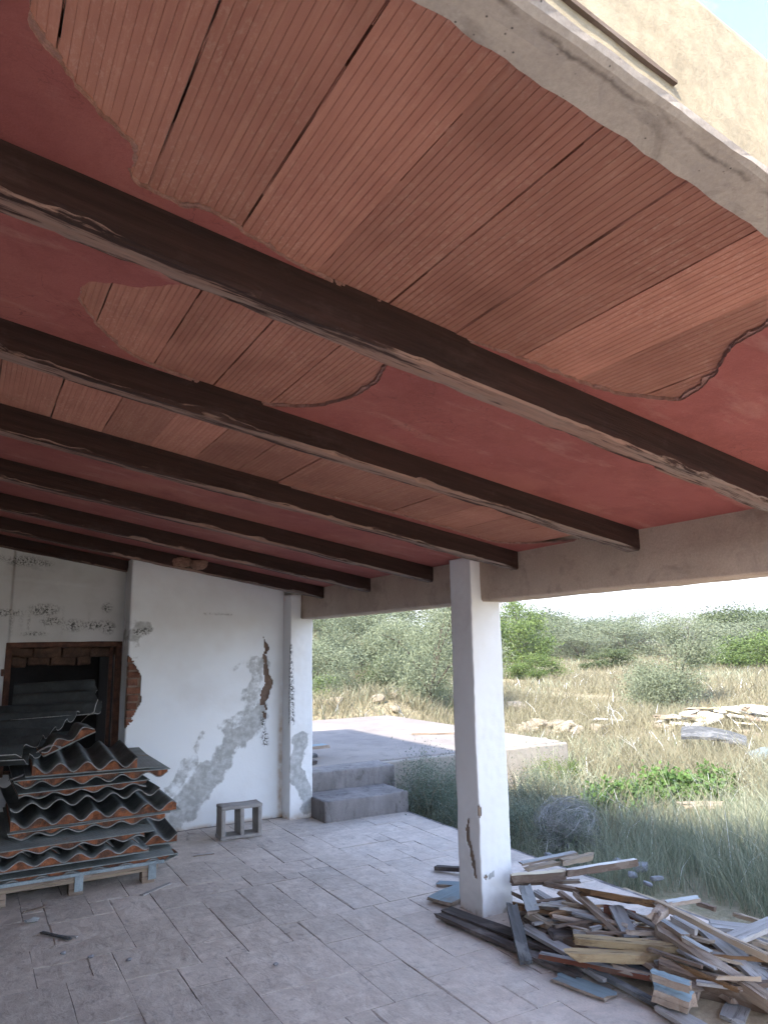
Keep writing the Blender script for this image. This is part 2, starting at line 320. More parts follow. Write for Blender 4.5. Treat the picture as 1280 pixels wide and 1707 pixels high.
MT['bark'] = basic('bark', (.13, .105, .085), (.07, .055, .045), 14, bump=.9, bscale=40, bdist=.02)
MT['rock'] = basic('limestone', (.43, .37, .275), (.29, .24, .175), 5, bump=.8, bscale=18, bdist=.02, rvar=.2, coord='object')
MT['stone_grey'] = basic('grey_stone', (.33, .34, .36), (.22, .225, .24), 8, bump=.6, bscale=30, bdist=.01, coord='object')
def soil():
    g = NT('field_soil'); p = g.pos()
    c = g.mix(g.rng(g.noise(p, .35, 8, .65), .4, .62), (.33, .275, .18), (.27, .23, .145))
    c = g.mix(g.math('MULTIPLY', g.rng(g.noise(p, 2.2, 9, .7), .48, .62), .7), c, (.23, .21, .12))
    c = g.mix(g.rng(g.noise(p, 14, 8, .7), .5, .75), c, (.42, .36, .25))
    return g.out(c, .95, g.bump(g.noise(p, 6, 9, .75), .8, .08))
MT['soil'] = soil()
MT['sand'] = basic('sandy_dirt', (.46, .37, .25), (.33, .26, .18), 6, bump=.6, bscale=70, bdist=.01)

# ================================================================ large structure
E_X, ZR, SL_ = 3.1017, 2.3287, 0.1742
def zc(x): return ZR - SL_*(x-E_X)                      # underside of the ceiling render
BY = [1.6726, 2.657, 3.6576, 4.6641, 5.683, 6.676, 7.670]; TW, TD = 0.0963, 0.112
def attach(o, e): o.parent = e; o.matrix_parent_inverse = Matrix.Translation(-Vector(e.location)); return o

# ---- terrain
def smooth(a, b, v): t = np.clip((v-a)/(b-a), 0, 1); return t*t*(3-2*t)
def terrain(x, y):
    x = np.asarray(x, float); y = np.asarray(y, float); d = np.hypot(x, y)
    z = -0.10 + .06*np.sin(x*.7+1.3)*np.sin(y*.6) + .03*np.sin(x*2.1)*np.sin(y*1.7+.5)
    z = z + .019*np.clip(d-11, 0, 70)
    az = np.arctan2(x, y)
    hill = smooth(.66, .42, az)*smooth(13, 46, d)*3.0*(y > 0)
    z = z + hill
    bank = np.exp(-((y-13.6)/1.1)**2)*smooth(9.5, 7.5, x)*.62*(x > -6)
    z = z + bank
    dip = smooth(7.9, 7.2, x)*smooth(13.0, 12.2, y)*(x > -8)
    z = z*(1-dip) + (-.12)*dip
    near = smooth(5.2, 4.3, x)*smooth(13, 12, y)
    return z
gx = np.concatenate([-np.geomspace(900, 6, 26), np.linspace(-5, 32, 112), np.geomspace(33, 900, 34)])
gy = np.concatenate([-np.geomspace(900, 6, 26), np.linspace(-5, 34, 118), np.geomspace(35, 900, 34)])
GX, GY = np.meshgrid(gx, gy); GZ = terrain(GX, GY)
nx, ny = len(gx), len(gy); idx = np.arange(nx*ny).reshape(ny, nx)
F = np.stack([idx[:-1, :-1], idx[:-1, 1:], idx[1:, 1:], idx[1:, :-1]], -1).reshape(-1, 4)
tag(link('ground', quads_np('ground', np.stack([GX, GY, GZ], -1).reshape(-1, 3), F, smooth=True), MT['soil']), kind='structure')
# distant hills
hv, hf = [], []
for i in range(161):
    a = math.radians(-10+i*.8); R = 1500; h = 82+26*fbm(i*.045, 0, 0, 1, 3)+9*fbm(i*.2, 3, 0, 1, 8)
    for k, (rr, zz) in enumerate(((R-350, -5), (R-120, h*.6), (R, h), (R+250, -5))): hv.append((rr*math.sin(a), rr*math.cos(a), zz))
for i in range(160):
    for k in range(3): b = i*4+k; hf.append((b, b+4, b+5, b+1))
MT['hill'] = basic('far_hill', (.17, .19, .17), (.24, .23, .19), .01, bump=0)
tag(link('hills', pydata('hills', hv, hf, True), MT['hill']), kind='structure')

# ---- porch floor: stamped slab with individually raised stones
fl = tag(link('porch_floor', bevel_box('porch_floor', -2.6, 4.22, -1.6, 7.47, -.22, -.0055, .004), MT['joint']), kind='structure')
mod = .138; X0, Y0, NXm, NYm = -1.34, 1.07, 40, 46
used = np.zeros((NYm, NXm), bool); stones = {}; rs = random.Random(11)
sizes = [(4, 3), (3, 4), (3, 3), (2, 4), (4, 2), (3, 2), (2, 3), (2, 2), (2, 2), (3, 2), (2, 3), (4, 4), (3, 5)]
def stone_mesh(wx, wy, v):
    rr = random.Random(wx*100+wy*10+v); a, b = wx*mod-.0022, wy*mod-.0018; n = 5
    top, base = [], []
    sd = [rr.choice((.12, .3, .3, .6, 1, 1)) if s_ % 2 else rr.choice((.1, .15, .3, .6)) for s_ in range(4)]
    def ring(inset, z, jit):
        out = []
        for s_, (p, q) in enumerate((((0, 0), (a, 0)), ((a, 0), (a, b)), ((a, b), (0, b)), ((0, b), (0, 0)))):
            for i in range(n):
                t = i/n; x = p[0]+(q[0]-p[0])*t; y = p[1]+(q[1]-p[1])*t
                cx, cy = a/2, b/2; L = max(abs(x-cx)/(a/2), abs(y-cy)/(b/2))
                k_ = sd[s_] if inset > .004 else 1; x += (cx-x)*min(1, inset*k_/(a/2)) + rr.uniform(-jit, jit)*k_; y += (cy-y)*min(1, inset*k_/(b/2)) + rr.uniform(-jit, jit)*k_
                out.append((x, y, (z*sd[s_] if -.01 < z < 0 else z)+rr.uniform(-.0005, .0005)))
        return out
    V = ring(0.0, -.03, 0) + ring(0.0005, -.004, .0022) + ring(.008, 0, .003); m = 4*n; Fc = []
    for k in range(2):
        for i in range(m): j = (i+1) % m; Fc.append((k*m+i, k*m+j, (k+1)*m+j, (k+1)*m+i))
    Fc.append(tuple(2*m+i for i in range(m)))
    me = pydata('paving_stone', V, Fc); me.materials.append(MT['floor']); return me
for j in range(NYm):
    for i in range(NXm):
        if used[j, i]: continue
        opts = [s for s in sizes if i+s[0] <= NXm and j+s[1] <= NYm and not used[j:j+s[1], i:i+s[0]].any()]
        s = rs.choice(opts) if opts else (1, 1)
        if not opts:
            k = 1
            while i+k < NXm and not used[j, i+k] and k < 3: k += 1
            s = (k, 1)
        used[j:j+s[1], i:i+s[0]] = True
        v = rs.randrange(7); key = (s[0], s[1], v)
        if key not in stones: stones[key] = stone_mesh(*key)
        o = link('paving_stone', stones[key], None, fl, (X0+i*mod, Y0+j*mod, rs.uniform(-.0022, .0015))); o.rotation_euler = (rs.uniform(-.002, .002), rs.uniform(-.002, .002), 0)
for a in ((-2.59, -1.345, 1.07, 7.4), (-2.59, 4.2, -1.59, 1.065)):
    link('paving_stone', bevel_box('paving_stone', a[0], a[1], a[2], a[3], -.03, -.001, .005), MT['floor'], fl)

# ---- terrace and steps
tr = tag(link('terrace', bevel_box('terrace', 3.245, 7.29, 7.87, 12.7, -.4, .388, .025, 2), [MT['terrace']]), kind='structure')
link('retaining_wall', bevel_box('retaining_wall', 4.38, 7.33, 7.79, 7.866, -.45, .372, .02, 2), MT['pale_wall'], tr)
st = empty('garden_steps', (3.72, 7.2, 0)); tag(st, 'two worn grey concrete steps rising from the porch floor to the terrace', 'steps')
def worn_box(name, x0, x1, y0, y1, z0, z1, amp=.006, step=.06, b=.012, seed=0):
    bm = bmesh.new(); bmesh.ops.create_cube(bm, size=1)
    for v in bm.verts:
        v.co.x = x0 if v.co.x < 0 else x1; v.co.y = y0 if v.co.y < 0 else y1; v.co.z = z0 if v.co.z < 0 else z1
    bmesh.ops.bevel(bm, geom=bm.edges[:], offset=b, segments=2, affect='EDGES', profile=.5)
    for ax, (lo, hi) in enumerate(((x0, x1), (y0, y1), (z0, z1))):
        n = max(1, min(80, int((hi-lo)/step)))
        for i in range(1, n):
            co = [0, 0, 0]; no = [0, 0, 0]; co[ax] = lo+(hi-lo)*i/n; no[ax] = 1
            bmesh.ops.bisect_plane(bm, geom=bm.verts[:]+bm.edges[:]+bm.faces[:], plane_co=co, plane_no=no)
    for v in bm.verts:
        c = v.co; c += Vector((n3(c.x, c.y, c.z, 6, seed+1), n3(c.x, c.y, c.z, 6, seed+11), n3(c.x, c.y, c.z, 6, seed+21)))*amp + Vector((n3(c.x, c.y, c.z, 24, seed+3), n3(c.x, c.y, c.z, 24, seed+13), n3(c.x, c.y, c.z, 24, seed+23)))*amp*.5
    me = bpy.data.meshes.new(name); bm.to_mesh(me); bm.free()
    for p in me.polygons: p.use_smooth = True
    return me
attach(link('step', worn_box('step', 3.228, 4.213, 6.932, 7.475, -.1, .200, .008, .05, .014, 3), MT['step']), st)
attach(link('step', worn_box('step', 3.25, 4.365, 7.483, 7.866, -.1, .391, .008, .05, .014, 8), MT['step']), st)

# ---- porch roof
XW, XE = -2.9, 3.50
rf = empty('porch_roof', (0.3, 5.0, zc(.3))); tag(rf, 'sloping porch roof with fluted clay boards showing through fallen red plaster', 'roof')
def sloped(name, x0, x1, y0, y1, a, b):
    v = [(x, y, zc(x)+d) for d in (a, b) for (x, y) in ((x0, y0), (x1, y0), (x1, y1), (x0, y1))]
    return pydata(name, v, [(3, 2, 1, 0), (4, 5, 6, 7), (0, 1, 5, 4), (1, 2, 6, 5), (2, 3, 7, 6), (3, 0, 4, 7)])
attach(link('roof_slab', sloped('roof_slab', XW, XE, .845, 9.95, .056, .30), MT['concrete']), rf)
# concrete edge beam: grey soffit, cream fascia, ragged arris
ev, ef, em = [], [], []
ns = 220; prof = [(.842, .010), (.838, -.002), (.815, -.001), (.79, -.001), (.765, 0), (.748, .001), (.736, .006), (.730, .018), (.729, .06), (.729, .12), (.728, .2), (.727, .28), (.735, .302), (.842, .304)]
for i in range(ns+1):
    x = XW+(XE-XW)*i/ns
    for k, (y, d) in enumerate(prof):
        jy = .005*fbm(x, k*.6, 0, 5, 2) if 2 < k < 8 else .003*n3(x, k, 0, 9, 4)
        jz = .004*fbm(x, k*.5, 0, 6, 12) if 1 < k < 9 else .002*n3(x, k, 3, 9, 4)
        if k in (0, 1): jy = .007*fbm(x, 0, 0, 14, 7); 
        ev.append((x, y+jy, zc(x)+d+jz))
m = len(prof)
for i in range(ns):
    x = XW+(XE-XW)*(i+.5)/ns; lim = 6.2+1.6*fbm(x, 0, 0, 3.5, 31)
    for k in range(m-1):
        ef.append((i*m+k, i*m+k+1, (i+1)*m+k+1, (i+1)*m+k)); em.append(0 if k < lim else 1)
ef += [tuple(range(m)), tuple(range(ns*m+m-1, ns*m-1, -1))]; em += [0, 0]
eb = attach(link('edge_beam', pydata('edge_beam', ev, ef, False, em), [MT['edge'], MT['cream']]), rf); eb['label'] = 'grey concrete roof edge with sunlit cream fascia'
# a strip of old formwork wood left along the fascia
sv = []
for (x, wd) in ((.62, .003), (.75, .005), (.86, .0045), (.97, .0055), (1.04, .003)):
    for (dy, dz) in ((-.006, -wd), (-.006, wd), (.004, wd), (.004, -wd)): sv.append((x, .727+dy, zc(x)+.055-.03*(x-.62)+dz+.004*n3(x, 0, 0, 30)))
sf = [(0, 1, 2, 3), (19, 18, 17, 16)]
for i in range(4):
    for k in range(4): a, b = i*4+k, i*4+(k+1) % 4; sf.append((a, a+4, b+4, b))
o = link('wood_strip', pydata('wood_strip', sv, sf), WD['brown']); o.parent = eb
# fluted clay boards
TWD = .231; SA = math.atan(SL_)
def tile_mesh(L):
    pr = []; n = 12; wd = TWD-.0017; rib = wd/n
    for i in range(n):
        x = i*rib; pr += [(x+.0003, .0), (x+rib-.0019, .0), (x+rib-.0009, .0014)]
    pr = pr[:-1]+[(wd, 0)]
    V = [(x, 0, z) for x, z in pr]+[(x, L, z) for x, z in pr]; k = len(pr); Fc = [(i, i+1, k+i+1, k+i) for i in range(k-1)]
    b = len(V); V += [(0, 0, .04), (wd, 0, .04), (wd, L, .04), (0, L, .04)]
    Fc += [(0, k, b+3, b), (k-1, b+1, b+2, 2*k-1), tuple([b]+[b+1]+list(range(k-1, -1, -1))), tuple([b+2, b+3]+list(range(k, 2*k))), (b, b+3, b+2, b+1)]
    me = pydata('roof_tile', V, Fc); me.materials.append(MT['clay']); return me
rs = random.Random(5)
for bay, (ya, yb, ka, kb) in enumerate(((.838, BY[0]+TW/2, -4, 10), (BY[0]+TW/2, BY[1]+TW/2, -2, 6), (BY[1]+TW/2, BY[2]+TW/2, -12, 12))):
    me = tile_mesh(yb-ya-.004)
    for k in range(ka, kb):
        x = .296+k*TWD+rs.uniform(-.0006, .0006)+(.0, .004, -.03)[bay]
        if x+TWD > 3.16: continue
        o = link('roof_tile', me, None); o.location = (x, ya+.002, zc(x)+.012+rs.uniform(-.0025, .0015)); o.rotation_euler = (rs.uniform(-.0015, .0015), SA, 0); attach(o, rf)
# ragged mortar squeezed out along the joints
    for k in range(ka, kb):
        x = .296+k*TWD+(.0, .004, -.03)[bay]-.0013
        if x > 3.08: continue
        V, Fc = [], []; n = 60; L = yb-ya-.01
        for q in range(n+1):
            y = ya+.005+L*q/n; wd = max(.0, .0022+.004*fbm(x*9, y, k, 7, 3)); dp = -.0012-.003*max(0, fbm(x*5, y, k, 11, 8)); ox = .002*fbm(y, k, 0, 12, 5)
            zb_ = zc(x)+.0125+dp
            V += [(x+ox-wd, y, zb_+.004), (x+ox-wd*.4, y, zb_), (x+ox+wd*.4, y, zb_), (x+ox+wd, y, zb_+.004)]
        for q in range(n):
            if fbm(x*3, ya+L*q/n, k, 5, 12) > .22: continue
            for c_ in range(3): a = q*4+c_; Fc.append((a, a+1, a+5, a+4))
        attach(link('joint_mortar', pydata('joint_mortar', V, Fc), MT['clay']), rf)
# red painted render: irregular sheets with broken lips
def plaster(outline, amp=.006, seed=0, under=False):
    pts = []; amp *= 1.5; dz0 = .0055 if under else 0; ar = sum(a[0]*b[1]-b[0]*a[1] for a, b in zip(outline, outline[1:]+outline[:1])); sg = 1 if ar > 0 else -1
    for i, (x, y, r) in enumerate(outline):
        x2, y2, _ = outline[(i+1) % len(outline)]
        if r:
            n = max(2, int(math.hypot(x2-x, y2-y)/.0045))
            for k in range(n):
                t = k/n; px, py = x+(x2-x)*t, y+(y2-y)*t
                if under: L_ = math.hypot(x2-x, y2-y)+1e-9; of_ = .0015+.022*max(0, fbm(px, py, 2, 9, seed+31)+.15*n3(px, py, 0, 60, 4)); px += sg*(y2-y)/L_*of_; py -= sg*(x2-x)/L_*of_
                pts.append((px+amp*fbm(px, py, 0, 24, seed)+.55*amp*n3(px, py, 0, 95, seed+3), py+amp*fbm(px, py, 0, 24, seed+7)+.55*amp*n3(px, py, 0, 95, seed+11)))
        else: pts.append((x, y))
    bm = bmesh.new(); lo = [bm.verts.new((x, y, zc(x)+dz0)) for x, y in pts]
    f = bm.faces.new(lo); f.normal_update()
    if f.normal.z > 0: f.normal_flip()
    ret = bmesh.ops.extrude_face_region(bm, geom=[f]); up = [v for v in ret['geom'] if isinstance(v, bmesh.types.BMVert)]
    for v in up: v.co.z += .0125-dz0; v.co.x += random.uniform(-.002, .002); v.co.y += random.uniform(-.002, .002)
    for q in bm.faces: q.material_index = 0 if abs(q.normal.z) > .6 else 1
    bm.normal_update(); bmesh.ops.triangulate(bm, faces=[q for q in bm.faces if len(q.verts) > 4])
    for q in bm.faces: q.material_index = 0 if abs(q.normal.z) > .6 else 1
    me = bpy.data.meshes.new('ceiling_plaster'); bm.to_mesh(me); bm.free()
    if under: return attach(link('undercoat', me, [MT['lip'], MT['lip']]), rf)
    if any(q[2] for q in outline): plaster(outline, amp/1.5, seed, True)
    return attach(link('ceiling_plaster', me, [MT['red'], MT['lip']]), rf)
def catmull(p, n=6):
    out = []; q = [p[0]]+p+[p[-1]]
    for i in range(1, len(q)-2):
        for k in range(n):
            t = k/n; a, b, c, d = q[i-1], q[i], q[i+1], q[i+2]
            out.append(tuple(.5*((2*b[j])+(-a[j]+c[j])*t+(2*a[j]-5*b[j]+4*c[j]-d[j])*t*t+(-a[j]+3*b[j]-3*c[j]+d[j])*t**3) for j in (0, 1)))
    return out+[p[-1]]
R1 = lambda c, r=1: [(x, y, r) for x, y in c]
yb = [y+TW*.6 for y in BY]
c = catmull([(-.10, .855), (-.03, 1.12), (.004, 1.247), (.024, 1.319), (.07, 1.364), (.154, 1.445), (.224, 1.494), (.243, 1.55), (.253, 1.612), (.371, 1.628), (.438, 1.606), (.56, 1.634), (.649, 1.655), (.80, 1.675), (1.1, 1.70)])
plaster([(-2.7, .855, 0)]+R1(c)+[(1.1, yb[0], 0), (-2.7, yb[0], 0)], .005, 1)
c = catmull([(1.12, 1.70), (1.30, 1.668), (1.454, 1.646), (1.767, 1.624), (1.921, 1.56), (1.997, 1.479), (1.924, 1.312), (1.824, 1.18), (1.795, 1.053), (1.77, .95), (1.75, .855)])
plaster(R1(c)+[(3.12, .855, 0), (3.12, yb[0], 0), (1.12, yb[0], 0)], .005, 2)
c = catmull([(.55, 1.74), (.52, 1.85), (.5, 1.938), (.447, 2.005), (.362, 2.095), (.237, 2.174), (.226, 2.304), (.293, 2.446), (.429, 2.598), (.56, 2.64), (.70, 2.655), (.9, 2.70)])
plaster([(-2.7, 1.74, 0)]+R1(c)+[(.9, yb[1], 0), (-2.7, yb[1], 0)], .004, 3)
c = catmull([(.93, 2.70), (.96, 2.655), (1.011, 2.631), (1.135, 2.497), (1.197, 2.305), (1.196, 2.117), (1.156, 1.982), (1.13, 1.85), (1.10, 1.74)])
plaster(R1(c)+[(3.12, 1.74, 0), (3.12, yb[1], 0), (.93, yb[1], 0)], .004, 4)
c = catmull([(1.30, 3.68), (1.66, 3.64), (1.985, 3.608), (2.359, 3.592), (2.70, 3.60), (2.909, 3.58), (3.05, 3.331), (3.12, 3.037)])
plaster(R1(c)+[(3.125, yb[2], 0), (1.30, yb[2], 0)], .004, 5)
for i in range(2, 7):
    y0 = BY[i]+.03; y1 = BY[i+1]+.03 if i < 6 else 9.9
    plaster([(-2.7, y0, 0), (3.12, y0, 0), (3.12, y1-.002, 0), (-2.7, y1-.002, 0)], 0, 6)

# ---- timber roof beams
ORD = ['nearest', 'second', 'third', 'fourth', 'fifth', 'sixth', 'farthest']
BL = ['thick dark timber roof beam closest to the viewer, its peeling underside widest in view',
      'dark timber roof beam second from the viewer, ending on the concrete eave beam right of the column',
      'dark timber roof beam third from the viewer, its end just right of the column head',
      'dark timber roof beam fourth from the viewer, its end just left of the column head',
      'dark timber roof beam fifth from the viewer, just in front of the mud nest',
      'dark timber roof beam with the mud nest on its side, along the white end wall',
      'short visible dark timber beam deep in the recess above the broken window']
for i, y in enumerate(BY):
    x0, x1 = -2.75, (3.128 if i < 6 else 1.38); L = (x1-x0)/math.cos(SA); n = 190
    V, Fc, mi = [], [], []; h = TD*(1.12 if i == 0 else 1.0)
    for k in range(n+1):
        x = L*k/n; wv = .0022*fbm(x, i, 0, 3, 1); bt = -h+.004*fbm(x, i*3, 0, 5, 2)
        chipa = max(0, fbm(x, i*7, 0, 5.5, 3)+.3*n3(x, i, 0, 30, 3)-.05)*.026; chipb = max(0, fbm(x, i*7, 0, 5.0, 9)+.3*n3(x, i, 0, 28, 5)-.05)*.030
        sag = .004*fbm(x, i*5, 0, .8, 22); wv += .004*fbm(x, i*5, 0, .7, 27); bt += sag
        for (yy, zz) in ((wv, .013), (wv, -h*.77), (wv+chipa*.35, bt+.007+chipa), (wv+.007+chipa, bt), (TW*.5, bt+.001*n3(x, i, 0, 20)), (TW-.008-chipb, bt), (TW+wv-chipb*.3, bt+.009+chipb), (TW+wv, -h*.8), (TW+wv, .013)):
            V.append((x, yy, zz))
    m = 9
    for k in range(n):
        for q in range(m-1): Fc.append((k*m+q, (k+1)*m+q, (k+1)*m+q+1, k*m+q+1)); mi.append(1 if 2 <= q <= 6 else 0)
    Fc += [tuple(range(m-1, -1, -1)), tuple(range(n*m, n*m+m))]; mi += [0, 0]
    me = pydata('roof_beam', V, Fc, False, mi)
    o = link('roof_beam', me, [MT['timber'], MT['peel']]); o.location = (x0, y, zc(x0)); o.rotation_euler = (0, SA, 0)
    tag(o, BL[i], 'beam', 'dark timber beams under the porch ceiling')

# ---- eave beam on the open side
v = []
NB = 90
pr = [(E_X, lambda x: zc(x)+.052), (E_X, lambda x: 2.20), (E_X, lambda x: 2.042), (E_X+.012, lambda x: 2.030), (E_X+.25, lambda x: 2.030), (E_X+.26, lambda x: 2.042), (E_X+.26, lambda x: zc(x)+.052)]
for i in range(NB+1):
    y = .846+(7.27-.846)*i/NB
    for k, (x, fz) in enumerate(pr): v.append((x+.004*fbm(y, k, 0, 2.5, 5), y, fz(x)+(.005*fbm(y, k, 0, 3, 15) if 0 < k < 6 else 0)))
k = len(pr); f = [(i*k+q, i*k+q+1, (i+1)*k+q+1, (i+1)*k+q) for i in range(NB) for q in range(k-1)]
f += [tuple(range(k-1, -1, -1)), tuple(range(NB*k, NB*k+k))]
tag(link('eave_beam', pydata('eave_beam', v, f, True), MT['eave']), 'long bare concrete eave beam carrying the timber ends over the open side', 'beam')

# ---- plastered walls and columns: a real skin of render over a rough core
def skin(name, loops, zs, hole, masks, mat, thick, parent, disp=None):
    """loops: list of (x,y) plan points, outward side to the right of travel; zs: heights; hole(x,y,z)->bool; masks: dict name->fn"""
    n, m = len(loops), len(zs); V = []; A = {k: [] for k in ('stain', 'mould', 'rust')}
    for (x, y) in loops:
        for z in zs:
            d = disp(x, y, z) if disp else (0, 0, 0)
            V.append((x+d[0], y+d[1], z+d[2]))
            for q in A: A[q].append(masks[q](x, y, z) if q in masks else 0)
    Fc = []
    for i in range(n-1):
        for j in range(m-1):
            cx, cy, cz = (loops[i][0]+loops[i+1][0])/2, (loops[i][1]+loops[i+1][1])/2, (zs[j]+zs[j+1])/2
            if hole and hole(cx, cy, cz): continue
            Fc.append((i*m+j, (i+1)*m+j, (i+1)*m+j+1, i*m+j+1))
    me = quads_np(name, np.array(V), np.array(Fc), {k: np.clip(a, 0, 1) for k, a in A.items()})
    o = link(name, me, [mat, MT['mortar']]); md = o.modifiers.new('thickness', 'SOLIDIFY'); md.thickness = thick; md.offset = -1; md.material_offset_rim = 1
    return attach(o, parent)
def lin(a, b, s): n = max(1, int(round(abs(b-a)/s))); return [a+(b-a)*i/n for i in range(n+1)]
# end wall
WX, WY = 1.37, 7.471
ew = empty('end_wall', (2.2, 7.6, 0)); tag(ew, 'white plastered end wall with grey damp streaks and broken brick edge', 'wall')
attach(link('wall_core', bevel_box('wall_core', WX+.016, 2.99, WY+.0135, 7.90, -.05, 2.66, 0), MT['mortar']), ew)
crack = [(2.742, 1.885, .004), (2.765, 1.82, .010), (2.80, 1.73, .022), (2.775, 1.66, .016), (2.785, 1.55, .020), (2.80, 1.45, .034), (2.825, 1.36, .05), (2.79, 1.26, .045), (2.76, 1.17, .042), (2.80, 1.10, .012)]
crack2 = [(2.755, 1.07, .006), (2.772, 1.03, .026), (2.79, 1.01, .012)]
edge_hole = [(1.36, 1.68, .02), (1.40, 1.56, .055), (1.415, 1.42, .085), (1.415, 1.25, .09), (1.39, 1.12, .06), (1.36, 1.0, .02)]
chip = [(1.46, 1.925, .012), (1.52, 1.915, .03), (1.58, 1.93, .012)]
def ew_hole(x, y, z):
    j = .016*fbm(x, y, z, 16, 3)
    if y < WY+.02:
        return min(sd_poly((x, z), crack), sd_poly((x, z), crack2)) + j < 0 or sd_poly((x, z), edge_hole)+j*1.2 < 0
    return sd_poly((x-(y-WY)*1.2, z), edge_hole)+j*1.2 < 0
def ew_stain(x, y, z):
    j = .05*fbm(x, y, z, 7, 5); s = 0
    s = max(s, 1.1-max(0, sd_poly((x, z), [(2.74, 1.12, .04), (2.66, .93, .05), (2.45, .80, .055), (2.33, .62, .06), (2.18, .46, .08), (2.02, .27, .10), (1.85, .10, .10)])+j)/.09)
    s = max(s, .75-max(0, sd_poly((x, z), [(2.72, 1.55, .07), (2.66, 1.3, .07), (2.62, 1.05, .05), (2.35, .93, .03)])+j*1.6)/.10)
    s = max(s, .5-max(0, abs(math.hypot((x-2.55)/1.0, (z-1.42)/1.7)-.12)-.006+j*.9)/.07)
    s = max(s, .8-max(0, sd_poly((x, z), [(1.38, 1.85, .03), (1.47, 1.93, .05), (1.6, 1.93, .02)])+j)/.06)
    s = max(s, .5-max(0, sd_poly((x, z), [(1.39, 2.05, .02), (1.42, 1.7, .05)])+j)/.08)
    s = max(s, .6-max(0, sd_poly((x, z), [(2.14, .9, .02), (1.98, .55, .05), (1.8, .35, .06)])+j*1.3)/.06)
    return s
def ew_mould(x, y, z):
    j = .03*fbm(x, y, z, 9, 8)
    return max(0, 1-max(0, sd_poly((x, z), [(2.76, 1.0, .012), (2.80, .75, .015)])+j)/.03, .9-max(0, sd_poly((x, z), [(1.44, 1.90, .01), (1.53, 1.92, .03)])+j)/.03, .7-max(0, sd_poly((x, z), [(2.1, 2.09, .002), (2.4, 2.085, .002)]))/.012)
def ew_rust(x, y, z): return max(0, .8-abs(x-2.965)/.05)*(1 if z < .9 else max(0, 1.6-z)) + max(0, .6-z/.06)
loopE = [(WX, y) for y in lin(7.79, WY+.012, .02)]+[(WX+.012, WY)]+[(x, WY) for x in lin(WX+.024, 2.992, .012)]
skin('plaster_skin', loopE, lin(-.02, 2.64, .013), ew_hole, {'stain': ew_stain, 'mould': ew_mould, 'rust': ew_rust}, MT['white'], .0105, ew,
     lambda x, y, z: (0, .006*fbm(x, 0, z, 1.6, 2)+(.004 if sd_poly((x, z), chip) < .012*fbm(x, y, z, 20, 6) else 0), 0))
rs = random.Random(3)
for k in range(9):                                       # exposed brick ends in the broken corner
    z = 1.02+k*.074; ln = rs.uniform(.06, .10)
    me = worn_box('brick', 0, ln+.03, 0, .05, 0, .058, .006, .02, .006, k)
    o = link('brick', me, MT['brick']); o.location = (WX+.002+rs.uniform(0, .008), WY+.001+rs.uniform(0, .007), z); attach(o, ew)

# house wall in the recess with a broken-out window
RY = 7.775; WXa, WXb, WZa, WZb = .335, 1.335, .62, 1.815
hw = empty('house_wall', (.3, RY+.1, 0)); tag(hw, 'shaded mouldy white house wall in the recess around the broken window', 'wall')
def rw_stain(x, y, z): return max(0, .45*fbm(x*.6, 0, z*.15, 3, 4)) + max(0, .4-(abs(z-2.62+.17*x))/.05*.4)
def rw_mould(x, y, z):
    s = 0
    for (a, b, r, h) in ((.62, 2.13, .14, .06), (.70, 2.02, .11, .04), (.30, 2.10, .16, .035), (.9, 1.98, .10, .06), (1.10, 1.98, .12, .05), (1.22, 1.96, .07, .07), (.42, 2.60, .17, .05), (.6, 2.58, .08, .03), (.15, 2.62, .1, .04), (1.2, 2.16, .05, .05), (.55, 1.9, .12, .02)):
        s = max(s, 1-.7*math.hypot((x-a)/r, (z-b)/h)**2)
    dr = max(0, n3(x, 0, 0, 34, 2)-.25)*1.6*max(0, 1-abs(z-2.03)/.17)
    return max(s, dr)
def rw_hole(x, y, z): return WXa < x < WXb and WZa < z < WZb
xs = sorted(set(lin(-2.6, -.4, .2)+lin(-.4, WXa, .02)+lin(WXa, WXb, .02)+lin(WXb, 1.40, .02)))
zs = sorted(set(lin(-.02, WZa, .1)+lin(WZa, WZb, .04)+lin(WZb, 2.80, .015)+lin(2.8, 3.45, .1)))
skin('wall_panel', [(x, RY) for x in xs], zs, rw_hole, {'stain': rw_stain, 'mould': rw_mould}, MT['white_old'], .24, hw,
     lambda x, y, z: (0, (-.009 if z > 2.455-.084*x else 0)+.004*fbm(x, 0, z, 2, 3), 0))
def bar(name, x0, x1, y0, y1, z0, z1, mat, par, b=.005): return attach(link(name, worn_box(name, x0, x1, y0, y1, z0, z1, .0025, .06, b, x0*3+z0), mat), par)
bar('window_frame', WXa-.018, WXb+.03, RY-.012, RY+.06, WZb-.045, WZb+.006, MT['rustframe'], hw)
bar('window_frame', WXa-.018, WXa+.036, RY-.0125, RY+.06, WZa-.02, WZb-.046, MT['rustframe'], hw)
bar('window_frame', WXb-.028, WXb+.03, RY-.0125, RY+.06, WZa-.02, WZb-.046, MT['rustframe'], hw)
bar('window_frame', WXb-.075, WXb-.045, RY+.07, RY+.12, WZa-.02, WZb-.05, MT['rustframe'], hw)
attach(link('hinge', bevel_box('hinge', WXa-.045, WXa-.02, RY-.02, RY+.01, 1.51, 1.575, .004), MT['rustframe']), hw)
MT['lintel'] = basic('dark_brown_masonry', (.13, .075, .052), (.06, .036, .027), 12, bump=.9, bscale=40, bdist=.02)  # darker brown than the exposed brick
rs = random.Random(9)
